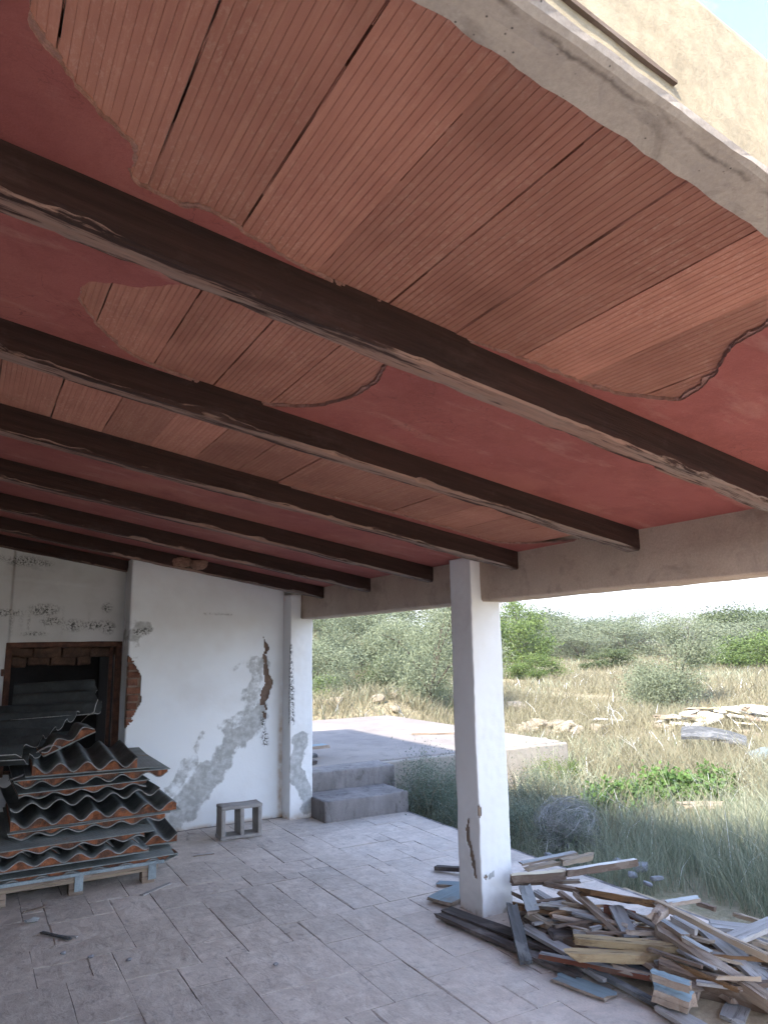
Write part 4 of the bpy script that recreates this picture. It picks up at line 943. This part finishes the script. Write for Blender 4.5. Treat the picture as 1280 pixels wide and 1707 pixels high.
# ---- odd bits on the floor
for i, (lb, p, q, wd, kd) in enumerate((('thin pale sliver of wood on the floor in front of the concrete block', (1.80, 6.50, .008), (1.97, 6.48, .008), .025, 'pale'),
        ('pale flat sliver on the floor by the right pallet foot', (1.22, 5.72, .008), (1.46, 5.88, .008), .03, 'grey'),
        ('dark twig shaped splinter on the floor at lower left', (.54, 5.33, .012), (.68, 5.12, .012), .025, 'slate'),
        ('pale sliver lying across the dark splinter', (.63, 5.22, .009), (.72, 5.14, .009), .02, 'grey'),
        ('grey stick on the floor under the front of the pallet', (.47, 5.80, .008), (.60, 5.84, .008), .02, 'gbrown'))):
    plank(lb, p, q, wd, .008, kd, 0, 300+i, 'wood_sliver', None)
tag(link('paper_scrap', blob('paper_scrap', .035, (1.2, .8, .35), 3, .5, 2, 2), WD['pale'], None, (.50, 5.58, .012)), 'crumpled pale paper scrap on the floor left of the pallet', 'paper')
for i, (x, y) in enumerate(((.62, 4.92), (.93, 4.62), (1.62, 4.12), (.75, 4.78))):
    tag(link('pebble', blob('pebble', .014, (1.2, .9, .6), i, .3, 2), MT['stone_grey'], None, (x, y, .008)), 'small loose pebble on the porch floor at lower left', 'pebble', 'pebbles on the porch floor')
# ---- dark sheets stacked on the terrace beside the house corner
for i, (lb, p, q, wd, kd) in enumerate((('lowest dark board stacked on the terrace beside the far column', (3.30, 8.05, .43), (3.62, 8.12, .43), .22, 'dark'), ('middle dark board stacked on the terrace beside the far column', (3.28, 8.25, .47), (3.72, 8.32, .47), .22, 'slate'),
        ('bluish top board stacked on the terrace beside the far column', (3.30, 8.42, .55), (3.98, 8.50, .535), .2, 'blue'))):
    plank(lb, p, q, wd, .035, kd, 0, 400+i, 'wood_board', 'boards stacked on the terrace')
plank('thin pale board lying on the terrace behind the column', (6.0, 9.75, .42), (7.0, 9.2, .42), .14, .03, 'pale', 0, 411, 'wood_board', 'boards stacked on the terrace')
plank('small white slab on the corner of the terrace', (7.02, 8.2, .40), (7.22, 8.1, .40), .12, .02, 'white', 0, 412, 'wood_board', 'boards stacked on the terrace')

# ================================================================ rubble in the field
def tz(x, y): return float(terrain(np.array([x]), np.array([y]))[0])
rocks = []
for k in range(6):
    bm = bmesh.new(); bmesh.ops.create_icosphere(bm, subdivisions=2, radius=1)
    for v in bm.verts:
        c = v.co.normalized(); d = 1+.35*fbm(c.x, c.y, c.z, 1.1, k*3.3); v.co = c*d
        for ax in range(3): v.co[ax] = max(-.78, min(.72, v.co[ax]))
    me = bpy.data.meshes.new('rubble_stone'); bm.to_mesh(me); bm.free(); me.materials.append(MT['rock']); rocks.append(me)
rs = random.Random(31)
def rock(x, y, z, s, label, group, flat=.6, mat=None, name='rubble_stone'):
    o = link(name, rs.choice(rocks)); o.location = (x, y, z); o.rotation_euler = (rs.uniform(-.4, .4), rs.uniform(-.4, .4), rs.uniform(0, 6.3)); o.scale = (s*rs.uniform(.8, 1.4), s*rs.uniform(.7, 1.1), s*flat*rs.uniform(.7, 1.2))
    sz = 'small' if s < .11 else 'medium' if s < .17 else 'large'
    return tag(o, label.replace('pale', sz+' pale').replace('grey stone', sz+' grey stone') if 'big' not in label else label, 'stone', group)
for k in range(96):
    t = rs.gauss(0, .42); u = rs.gauss(0, .33); x, y = 9.85+t*1.25+u*.5, 10.9-t*.35+u; h = .22*math.exp(-(t*t*1.4+u*u*3))
    rock(x, y, tz(x, y)+h*rs.uniform(.3, 1)+.02, rs.choice((.04, .06, .08, .12, .17)), 'pale limestone chunk %s the rubble heap behind the terrace corner' % ('at the left of' if t < -.3 else 'at the right of' if t > .3 else 'on top of' if u > 0 else 'low in'), 'limestone rubble behind the terrace corner')
for k in range(26):
    x = rs.uniform(5.6, 10.5); y = 13.5+rs.gauss(0, .35)+(.4 if x > 8 else 0); rock(x, y, tz(x, y)+.05, rs.choice((.05, .08, .12, .18)), 'pale stone on the bank behind the terrace, %s' % ('by the far column' if x < 7.2 else 'mid way along' if x < 8.9 else 'close to the near column'), 'stones along the terrace bank')
for k in range(10):
    x, y = 11.2+rs.gauss(0, .6), 15.2+rs.gauss(0, .8); rock(x, y, tz(x, y)+.15, rs.uniform(.12, .28), 'big pale boulder on the slope under the slim tree', 'boulders on the slope', .8)
# broken slabs and boards dumped at the right
for k in range(58):
    t = rs.gauss(0, .5); u = rs.gauss(0, .32); x, y = 13.0+t*.9+u*.4, 9.3-t*1.25+u; h = .42*math.exp(-(t*t*.9+u*u*4)); L = rs.uniform(.25, .85); a = rs.uniform(0, 3.14); z = tz(x, y)+.08+h*rs.uniform(.4, 1)
    d = Vector((math.cos(a), math.sin(a), rs.uniform(-.18, .18)))*L*.5; c_ = Vector((x, y, z))
    kd = rs.choice(('white', 'cream', 'cream', 'tan', 'gbrown', 'white')); plank('%s %s broken slab %s of the rubbish heap in the field' % ('long' if L > .55 else 'short', CN[kd], 'at the left' if t < -.35 else 'at the right' if t > .35 else 'in the middle'), c_-d, c_+d, rs.uniform(.10, .32), rs.uniform(.02, .05), kd, rs.uniform(-.3, .3), 500+k, 'rubbish_slab', 'slabs in the rubbish heap')
for k in range(22):
    x, y = 13.0+rs.gauss(0, .9), 9.2+rs.gauss(0, .9); rock(x, y, tz(x, y)+.06, rs.choice((.08, .12, .18)), 'pale stone among the rubbish heap at the right', 'stones in the rubbish heap')
plank('dark curved board lying in the dry grass below the rubbish heap', (9.75, 7.85, .34), (10.35, 7.15, .22), .34, .05, 'slate', .35, 600, 'discarded_board', None, bow=.06)
plank('bluish plastic sheet in the grass at the right edge', (9.6, 6.6, .12), (10.2, 6.2, .14), .3, .02, 'blue', .3, 601, 'plastic_sheet', None, bow=.08)
plank('pale plank fallen in the green weeds', (6.75, 5.45, .03), (7.05, 5.28, .03), .16, .03, 'tan', .1, 602, 'discarded_board', None)
for k, (x, y, s) in enumerate(((4.28, 4.85, .05), (4.36, 4.74, .045), (4.55, 4.35, .06), (4.62, 4.2, .07), (4.42, 4.1, .04), (4.5, 3.95, .045), (4.35, 3.9, .04))):
    o = rock(x, y, max(-.02, tz(x, y))+.03+.02*(k > 1), s, 'grey stone among dead weeds between the wood pile and the grass', 'grey stones behind the wood pile'); o.data = o.data.copy(); o.data.materials[0] = MT['stone_grey']

# ================================================================ vegetation
def blades(px, py, pz, h, wd, lean, seed, bend=.5, r=None):
    """tapered, bent blades (two quads each); arrays of equal length"""
    g = np.random.default_rng(seed); n = len(px); a = g.uniform(0, 2*np.pi, n); dx, dy = np.cos(a), np.sin(a)
    f = g.uniform(0, 2*np.pi, n); sx_, sy_ = np.cos(f), np.sin(f)
    lv = []
    for t, wf in ((0, 1), (.55, .75), (1, .12)):
        off = lean*(t**(1+bend)); q = wd*wf*.5; zz = pz+h*t*(1-.25*lean*t)
        for s in (-1, 1): lv.append(np.stack([px+dx*off*h+s*sx_*q, py+dy*off*h+s*sy_*q, zz], -1))
    V = np.stack(lv, 1).reshape(-1, 3); b = np.arange(n)[:, None]*6
    F = np.concatenate([b+np.array([[0, 1, 3, 2]]), b+np.array([[2, 3, 5, 4]])], 0)
    rv = np.repeat(g.random(n) if r is None else r, 6)
    return V, F, rv
def leaves(P, size, seed, asp=.45, up=0.0, r=None):
    g = np.random.default_rng(seed); n = len(P); d = g.normal(size=(n, 3)); d[:, 2] += up; d /= np.linalg.norm(d, axis=1)[:, None]
    e = np.cross(d, g.normal(size=(n, 3))); e /= np.linalg.norm(e, axis=1)[:, None]
    L = size*g.uniform(.6, 1.3, n)[:, None]; W = L*asp
    V = np.stack([P-d*L*.5, P+e*W*.5, P+d*L*.5, P-e*W*.5], 1).reshape(-1, 3); F = np.arange(n*4).reshape(n, 4)
    return V, F, np.repeat(g.random(n) if r is None else r, 4)
def join(parts):
    Vs, Fs, Rs, k = [], [], [], 0
    for V, F, r in parts: Vs.append(V); Fs.append(F+k); Rs.append(r); k += len(V)
    return np.concatenate(Vs), np.concatenate(Fs), np.concatenate(Rs)
def vmesh(name, parts): V, F, r = join(parts); return quads_np(name, V, F, {'r': r})
def free(x, y):
    return ~(((x < 4.27) & (y < 7.5)) | ((x < 7.36) & (y < 12.75) & (y > 7.72)) | (x < 3.3))
# dry grass of the field: tufts thinning with distance
def field(n, r0, r1, seed, pw=1.0):
    g = np.random.default_rng(seed); az = g.uniform(.20, 1.25, n); u = g.random(n); r = r0*(r1/r0)**(u**pw)
    x, y = r*np.sin(az), r*np.cos(az); k = free(x, y); return x[k], y[k], r[k]
def tuft(x, y, m, spread, seed):
    g = np.random.default_rng(seed); X = np.repeat(x, m)+g.normal(0, 1, len(x)*m)*np.repeat(spread, m); Y = np.repeat(y, m)+g.normal(0, 1, len(x)*m)*np.repeat(spread, m); return X, Y
x, y, r = field(21000, 7.0, 75, 1); dens = np.array([fbm(a, b, 0, .22, 4) for a, b in zip(x, y)]); k = (dens > -.42); x, y, r, dens = x[k], y[k], r[k], dens[k]
shade = (x < 7.6) & (y < 8.2); k = ~shade | (np.random.default_rng(3).random(len(x)) < .12); x, y, r, dens = x[k], y[k], r[k], dens[k]
X, Y = tuft(x, y, 9, .07+.006*r, 2); R = np.repeat(r, 9); D = np.repeat(dens, 9); g = np.random.default_rng(5)
h = (.34+.18*D)*g.uniform(.5, 1.35, len(X))*np.clip(1.15-R*.004, .7, 1.1); colr = np.clip(.45+.5*np.repeat(g.normal(0, .35, len(x)), 9)+g.normal(0, .16, len(X)), 0, 1)
kf = free(X, Y); X, Y, R, h, colr = X[kf], Y[kf], R[kf], h[kf], colr[kf]
me = vmesh('dry_grass', [blades(X, Y, terrain(X, Y)-.02, h, .003+.0007*R, g.uniform(.2, 1.1, len(X)), 6, .6, colr)])
tag(link('dry_grass', me, MT['dry']), 'dry straw coloured grass covering the field', 'grass', kind='stuff')
# green tinge patches in the field
x, y, r = field(3200, 9, 60, 21); dens = np.array([fbm(a, b, 3, .3, 14) for a, b in zip(x, y)]); k = dens > .28; x, y, r = x[k], y[k], r[k]
X, Y = tuft(x, y, 12, .08+.006*r, 12); R = np.repeat(r, 12); g = np.random.default_rng(15); kf = free(X, Y); X, Y, R = X[kf], Y[kf], R[kf]
tag(link('field_weeds', vmesh('field_weeds', [blades(X, Y, terrain(X, Y)-.02, .3*g.uniform(.5, 1.3, len(X)), .005+.0013*R, g.uniform(.2, .9, len(X)), 16, .5)]), MT['green_grass']), 'patches of greener weeds in the dry field', 'weeds', kind='stuff')
# tall grey-green grass along the slab, in the shade of the roof
g = np.random.default_rng(8); n = 5200; x = 4.3+5.2*g.random(n)**1.25; y = 1.2+7.2*g.random(n); k = free(x, y) & ~((x > 7.36) & (y > 8)); x, y = x[k], y[k]
near = np.clip((x-4.3)/1.2, .25, 1); X, Y = tuft(x, y, 9, np.full(len(x), .06), 9); NR = np.repeat(near, 9); N = len(X)
kf = free(X, Y) & ~((X < 4.75) & (Y < 4.0)); X, Y, NR = X[kf], Y[kf], NR[kf]; N = len(X)
colr = np.clip(g.normal(.42, .2, N)+.25*(X > 6.5)*g.random(N), 0, 1)
tag(link('tall_grass', vmesh('tall_grass', [blades(X, Y, terrain(X, Y)-.02, (.14+.24*NR)*(1+.5*np.clip((5.6-Y)/2, -.6, 1))*np.where((X > 5.0) & (Y > 6.2), .5, 1)*np.where((X > 5.6) & (X < 8.2) & (Y > 4.6), .55, 1)*g.uniform(.5, 1.4, N)*np.where(g.random(N) < .08, 1.8, 1), g.uniform(.0025, .006, N), g.uniform(.15, 1.0, N), 10, .7, colr)]), MT['green_grass']),
    'tall grey green grass beside the wood pile and slab edge', 'grass', kind='stuff')
# feathery weeds: leaning stems with fine side leaflets
def stem_weed(x, y, h, ns, seed, spread=.35, leaf=.02, nl=60, thin=.0028):
    g = np.random.default_rng(seed); parts = []
    z0 = tz(x, y)-.02; st_, lv_ = [], []
    for s in range(ns):
        a = g.uniform(0, 6.28); ln = g.uniform(.1, spread)*h; hh = h*g.uniform(.6, 1.05); T = np.linspace(0, 1, 7)
        P = np.stack([x+g.normal(0, .03)+np.cos(a)*ln*T**1.6, y+g.normal(0, .03)+np.sin(a)*ln*T**1.6, z0+hh*T], -1)
        wd = thin*(1.15-T)[:, None]; sd = np.array([-.58, .81, 0]); sd2 = np.array([.81, .58, 0])
        for side in (sd, sd2):
            V = np.stack([P-side*wd, P+side*wd], 1).reshape(-1, 3); b = np.arange(6)[:, None]*2; st_.append((V, b+np.array([[0, 1, 3, 2]]), np.full(len(V), g.uniform(.3, .9))))
        m = max(4, nl//ns); t = g.uniform(.25, 1, m); Q = np.stack([np.interp(t, T, P[:, i]) for i in range(3)], -1)+g.normal(0, .022*h, (m, 3)); lv_.append(leaves(Q, leaf, int(seed*97+s), .28, .8))
    return st_, lv_
GRN = 'feathery weed stems along the slab edge'
WEEDS = [('tall thin dark stems rising behind the lower step', 4.55, 7.35, .85, 12, .5, 'green_grass'), ('tall leaning fennel stems beside the terrace corner', 5.9, 6.6, 1.05, 9, .6, 'green_grass'), ('wiry fennel stems leaning right behind the dead bush', 5.35, 5.6, .95, 10, .75, 'green_grass'),
         ('thin weed stems rising from the near grass at the right', 6.3, 4.6, .85, 9, .6, 'green_grass'), ('bushy grey green stems at the right edge of the grass', 6.9, 4.5, .95, 12, .6, 'green_grass'), ('pale dry stalk standing upright behind the top planks', 4.95, 4.35, .62, 2, .12, 'stalk'), ('pale dry stalks in the grass right of the pile', 5.2, 3.7, .6, 4, .5, 'stalk'),
         ('arching wiry stem over the green weeds at far right', 8.2, 5.3, .9, 7, .9, 'green_grass'), ('feathery stems in front of the pale terrace wall', 6.3, 7.3, .6, 10, .5, 'green_grass')]
for i, (lb, x, y, h, ns, sp, mt) in enumerate(WEEDS):
    s_, l_ = stem_weed(x, y, h, ns, 40+i, sp, .03, 200 if mt != 'stalk' else 14)
    e = empty('weed_plant', (x, y, tz(x, y))); tag(e, lb, 'plant', GRN); attach(link('stems', vmesh('stems', s_), MT['deadtwig' if i == 0 else mt]), e); attach(link('leaves', vmesh('leaves', l_), MT[mt]), e)
# dense low bushes of fine leaf along the slab
def bush(label, x, y, rx, ry, h, n, leaf, mt, seed, name='low_bush', group='low bushes along the porch slab', asp=.3, up=.8, stems=16, ground=True, z=None):
    g = np.random.default_rng(seed); z0 = (tz(x, y)-.03) if z is None else z; nc = max(10, n//130); d = g.normal(size=(nc, 3)); d[:, 2] = np.abs(d[:, 2]); d /= np.linalg.norm(d, axis=1)[:, None]
    C = d*(g.random((nc, 1))**.45)*np.array([rx, ry, h]); C[:, 2] += .02; ci = g.integers(0, nc, n); cs = (.10+.12*g.random(nc))*h
    Pn = C[ci]+g.normal(size=(n, 3))*cs[ci][:, None]*np.array([1, 1, .9]); Pn[:, 2] = np.abs(Pn[:, 2]); base = g.random(nc)
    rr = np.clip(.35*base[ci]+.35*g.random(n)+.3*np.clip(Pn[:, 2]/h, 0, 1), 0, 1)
    e = empty(name, (x, y, z0)); tag(e, label, 'bush', group)
    link('foliage', vmesh('foliage', [leaves(Pn, leaf, seed+1, asp, up, rr)]), MT[mt], e)
    sp = []
    for s in range(stems):
        q = C[g.integers(0, nc)]; T = np.linspace(0, 1, 4)[:, None]; P = np.array([0, 0, 0])*(1-T)+q*T+np.array([0, 0, .1*h])*T*(1-T); wd = .012*h*(1.1-T)
        for sd in ((1, 0, 0), (0, 1, 0)):
            V = np.stack([P-np.array(sd)*wd, P+np.array(sd)*wd], 1).reshape(-1, 3); b = np.arange(3)[:, None]*2; sp.append((V, b+np.array([[0, 1, 3, 2]]), np.full(len(V), .3)))
    link('branches', vmesh('branches', sp), MT['bark'], e)
    return e
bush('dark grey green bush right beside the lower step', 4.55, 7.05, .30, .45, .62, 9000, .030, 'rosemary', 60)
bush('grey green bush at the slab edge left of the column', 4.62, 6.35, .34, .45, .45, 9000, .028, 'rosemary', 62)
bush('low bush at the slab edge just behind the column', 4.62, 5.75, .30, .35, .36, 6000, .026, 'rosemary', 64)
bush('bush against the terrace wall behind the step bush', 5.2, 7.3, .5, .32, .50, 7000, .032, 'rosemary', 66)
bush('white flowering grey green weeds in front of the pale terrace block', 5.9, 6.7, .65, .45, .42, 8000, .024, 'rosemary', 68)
bush('green low weeds at the foot of the pale terrace block', 6.75, 7.45, .5, .2, .36, 4000, .03, 'lime', 70)
for i, (lb, x, y, rx, ry, h, n) in enumerate((('left clump of bright green weeds in the field', 6.35, 6.0, .48, .36, .34, 5200), ('middle clump of bright green weeds in the field', 6.95, 6.0, .52, .34, .38, 5600), ('right clump of bright green weeds in the field', 7.5, 5.75, .50, .36, .38, 5600))):
    bush(lb, x, y, rx, ry, h, n, .055, 'bright', 80+3*i, 'green_weed', 'bright green weeds', .6, .3, 6)
# dead thistle ball
g = np.random.default_rng(90); sp = []; cx_, cy_, R_ = 4.72, 5.08, .30; z0 = -.04
for s in range(1300):
    d = g.normal(size=3); d[2] = abs(d[2])*.9+.05; d /= np.linalg.norm(d); T = np.linspace(0, 1, 6)[:, None]; sw = np.cross(d, g.normal(size=3)); L = R_*g.uniform(.55, 1.08)
    wd = .0019*(1.2-T)
    if s % 5 == 0:
        e1 = np.cross(d, g.normal(size=3)); e1 /= np.linalg.norm(e1); an = (T-.5)*g.uniform(.8, 1.9); rr_ = R_*.92*g.uniform(.55, 1.05)
        P = np.array([cx_, cy_, z0+.20])+(d*np.cos(an)+e1*np.sin(an))*rr_*np.array([1.05, 1.05, .85])+g.normal(0, .006, (6, 3)); P[:, 2] = np.maximum(P[:, 2], z0)
    else: P = np.array([cx_, cy_, z0])+d*np.array([1.05, 1.05, .95])*L*T+sw*.45*L*T*T+np.array([0, 0, .1])*np.sin(T*3.1)*.3; wd = .0019*(1.2-T)
    for sd in (np.array([-.58, .81, 0]), np.array([0, 0, 1.])):
        V = np.stack([P-sd*wd, P+sd*wd], 1).reshape(-1, 3); b = np.arange(5)[:, None]*2; sp.append((V, b+np.array([[0, 1, 3, 2]]), np.full(len(V), g.random())))
e = empty('dead_bush', (cx_, cy_, z0)); tag(e, 'round grey dead bush of tangled twigs right of the column', 'bush'); attach(link('twigs', vmesh('twigs', sp), MT['deadtwig']), e)
d = g.normal(size=(2600, 3)); d[:, 2] = np.abs(d[:, 2]); d /= np.linalg.norm(d, axis=1)[:, None]; attach(link('dry_leaves', vmesh('dry_leaves', [leaves(np.array([cx_, cy_, z0])+d*(g.random((2600, 1))**.4)*np.array([.33, .29, .37]), .035, 91, .16, .9)]), MT['rosemary']), e)

# ---- trees and shrubs of the field: crown of leaf clumps over a tapered, forked trunk
def limb(P, r0, r1, sides=6):
    P = np.array(P); n = len(P); V, F = [], []
    for i in range(n):
        d = P[min(i+1, n-1)]-P[max(i-1, 0)]; d /= np.linalg.norm(d); a = np.cross(d, [0.3, .9, .1]); a /= np.linalg.norm(a); b = np.cross(d, a); r = r0+(r1-r0)*i/(n-1)
        for k in range(sides): t = 2*np.pi*k/sides; V.append(P[i]+(a*np.cos(t)+b*np.sin(t))*r)
    for i in range(n-1):
        for k in range(sides): k2 = (k+1) % sides; F.append((i*sides+k, i*sides+k2, (i+1)*sides+k2, (i+1)*sides+k))
    return np.array(V), np.array(F), np.full(len(V), .5)
def tree_mesh(seed, n, leaf, trunk, asp, gap=.5, droop=0.0):
    """unit tree: height 1, crown radius ~.5"""
    g = np.random.default_rng(seed); tips, parts = [], []
    top = np.array([g.normal(0, .04), g.normal(0, .04), trunk]); parts.append(limb([(0, 0, -.05), top*np.array([.4, .4, .5]), top], .032, .022))
    nb = 8
    for k in range(nb):
        a = 2*np.pi*k/nb+g.uniform(-.4, .4); rr = g.uniform(.22, .44); zt = g.uniform(trunk+.08, .90); tip = np.array([np.cos(a)*rr, np.sin(a)*rr, zt]); mid = top*.5+tip*.5+np.array([0, 0, .06]); parts.append(limb([top, mid, tip], .011, .003, 5))
        tips += [tip, mid*.3+tip*.7+g.normal(0, .05, 3)]
        for q in range(3):
            t2 = tip+g.normal(0, .11, 3); t2[2] = np.clip(t2[2], trunk*.6, .97); parts.append(limb([mid*.4+tip*.6, t2], .006, .002, 4)); tips.append(t2)
    tips.append(np.array([0, 0, .93]))
    for k in range(9):
        a = g.uniform(0, 6.28); tips.append(np.array([np.cos(a)*g.uniform(.1, .42), np.sin(a)*g.uniform(.1, .42), g.uniform(trunk*.9+.05, trunk+.3)]))
    tips = np.array(tips); m = len(tips); ci = g.integers(0, m, n); cs = g.uniform(.07, .135, m)
    Pn = tips[ci]+g.normal(size=(n, 3))*cs[ci][:, None]*np.array([1, 1, .8]); Pn[:, 2] = np.maximum(Pn[:, 2], .03); base = g.random(m)
    r = np.clip(.5*base[ci]+.5*g.random(n), 0, 1)
    return vmesh('trunk', parts), vmesh('crown', [leaves(Pn, leaf, seed+3, asp, -droop, r)])
TM = {k: [tree_mesh(s*7+len(k), *a) for s in (1, 2, 3)] for k, a in {'olive': (13000, .036, .07, .36), 'carob': (12000, .04, .06, .55), 'lime': (10000, .042, .08, .55), 'slim': (30000, .022, .16, .36), 'shrubby': (34000, .027, .06, .34)}.items()}
for k, lst in TM.items():
    for a, b in lst: a.materials.append(MT['bark']); b.materials.append(MT[{'slim': 'olive', 'shrubby': 'olive'}.get(k, k)])
rt = random.Random(17)
def tree(label, kind, x, y, h, wd, name='tree', group=None, var=None):
    v = rt.randrange(3) if var is None else var; e = empty(name, (x, y, tz(x, y)-.03), rt.uniform(0, 6.28)); e.scale = (wd, wd, h); tag(e, label, 'tree', group)
    link('trunk', TM[kind][v][0], None, e); link('crown', TM[kind][v][1], None, e); return e
tree('silvery olive shrub standing alone in the dry field', 'shrubby', 15.47, 12.67, 2.25, 2.2, 'olive_tree')
tree('slim pale leaved tree on the bank behind the terrace, left of the column', 'slim', 9.4, 14.4, 3.3, 2.4, 'slim_tree')
TG = 'trees at the far edge of the field'
for lb, kd, x, y, h, wd in (
    ('fresh green tree just right of the column head', 'lime', 26.95, 32.2, 3.9, 3.0), ('round evergreen tree at the right end of the tree line', 'carob', 45.4, 31.1, 3.7, 5.2),
    ('olive tree in the line, first right of the column', 'olive', 36.2, 42.7, 3.6, 4.6), ('tall olive tree in the line, second right of the column', 'olive', 35.4, 38.0, 3.6, 4.8),
    ('olive tree in the line, third right of the column', 'olive', 39.9, 37.9, 3.0, 5.2), ('low olive in the middle of the tree line', 'olive', 37.5, 33.1, 2.7, 4.6),
    ('olive tree behind the lone shrub', 'olive', 41.6, 31.2, 2.8, 5.2), ('olive tree at the right edge of the picture', 'olive', 42.1, 27.0, 2.8, 4.8), ('dark olive tree behind the gap in the line', 'carob', 43.0, 42.0, 3.0, 5.5),
    ('far olive peeking over the middle of the line', 'olive', 50.0, 46.0, 4.2, 6.5), ('far dark tree over the left of the line', 'carob', 44.0, 50.0, 4.2, 7.0), ('far olive at the right of the line', 'olive', 55.0, 40.0, 3.6, 7.0), ('far olive right of the lone shrub', 'olive', 52.0, 34.5, 3.6, 7.0),
    ('olive tree seen beside the column, left in the line', 'olive', 31.5, 38.5, 3.0, 4.5), ('low far olive near the right edge', 'olive', 54.0, 30.0, 3.4, 7.0), ('small olive before the tree line, left of the lone shrub', 'olive', 33.0, 33.2, 2.1, 3.6), ('grey olive before the line, right of the lone shrub', 'olive', 37.2, 26.4, 2.2, 4.4)):
    tree(lb, kd, x, y, h*(.80 if kd != 'lime' else .92), wd, 'tree', TG)
tree('low green shrub right of the lone olive', 'lime', 31.5, 22.4, 1.5, 3.4, 'shrub', 'low shrubs in the field'); tree('green shrub at the right edge before the trees', 'lime', 30.6, 19.9, 1.7, 3.2, 'shrub', 'low shrubs in the field')
tree('small green and russet shrub just right of the column', 'lime', 19.6, 22.7, 1.0, 2.0, 'shrub', 'low shrubs in the field'); tree('small dark green shrub in the middle distance', 'carob', 26.8, 25.4, 1.0, 2.4, 'shrub', 'low shrubs in the field')
TH = 'shrubs on the slope behind the terrace'
for lb, kd, x, y, h, wd in (('dark green tree at the top of the slope by the far column', 'carob', 14.5, 30.4, 2.6, 4.2), ('second dark green tree at the top of the slope', 'carob', 17.6, 31.0, 2.5, 4.0), ('green tree at the top left of the slope', 'lime', 13.0, 31.5, 2.3, 3.2),
    ('silvery shrub high on the slope by the far column', 'shrubby', 9.9, 21.5, 2.2, 2.4), ('silvery shrub in the middle of the slope', 'shrubby', 11.6, 22.0, 2.0, 2.4), ('pale shrub beside the slim tree', 'shrubby', 12.6, 20.6, 1.9, 2.2),
    ('dark shrub low on the slope behind the bank', 'carob', 9.2, 16.4, 1.2, 1.6), ('grey green shrub just behind the bank', 'shrubby', 8.1, 15.9, 1.25, 1.9), ('broad grey shrub below the slim tree', 'shrubby', 10.4, 16.6, 1.3, 2.0), ('bright green shrub behind the bank by the far column', 'lime', 7.25, 15.9, .85, 1.5),
    ('tiny bright green plant on the bank', 'lime', 8.6, 14.3, .42, .42), ('bright green plant at the foot of the column on the bank', 'lime', 10.0, 14.0, .5, .5), ('pale shrub at the top of the slope', 'olive', 15.0, 25.0, 1.9, 3.2), ('silvery shrub at the right of the slope', 'olive', 16.6, 24.6, 2.2, 3.2), ('grey shrub half way up the slope at the left', 'olive', 8.6, 18.6, 1.4, 2.0),
    ('olive at the right top of the slope behind the column', 'olive', 21.0, 29.5, 3.2, 4.2)):
    tree(lb, kd, x, y, h, wd, 'shrub' if h < 2.3 else 'tree', TH)
# bare twiggy tree
g = np.random.default_rng(5); sp = [limb([(0, 0, -.1), (.05, 0, .9), (0, .05, 1.7)], .05, .03)]
for k in range(90):
    a = g.uniform(0, 6.28); b0 = np.array([0, 0, g.uniform(.8, 1.8)]); t = b0+np.array([np.cos(a)*g.uniform(.2, 1.1), np.sin(a)*g.uniform(.2, 1.1), g.uniform(.7, 1.9)]); sp.append(limb([b0, (b0+t)/2+np.array([0, 0, -.1]), t], .012, .004, 4))
e = empty('bare_tree', (31.5, 24.7, tz(31.5, 24.7))); tag(e, 'bare twiggy tree poking above the olives at the right', 'tree'); link('branches', vmesh('branches', sp), MT['deadtwig'], e)

# ================================================================ summer haze over the field
hz = bpy.data.objects.new('haze', bevel_box('haze', -2600, 2600, -2600, 2600, -8, 170, 0)); COL.objects.link(hz)
hm = bpy.data.materials.new('haze'); hm.use_nodes = True; ht = hm.node_tree
for n_ in list(ht.nodes):
    if n_.type != 'OUTPUT_MATERIAL': ht.nodes.remove(n_)
pv = ht.nodes.new('ShaderNodeVolumePrincipled'); pv.inputs['Color'].default_value = (.93, .95, .97, 1); pv.inputs['Density'].default_value = 0.0005
ht.links.new(pv.outputs[0], [n_ for n_ in ht.nodes if n_.type == 'OUTPUT_MATERIAL'][0].inputs['Volume'])
hz.data.materials.append(hm); tag(hz, 'pale summer haze over the field', 'haze', kind='stuff')
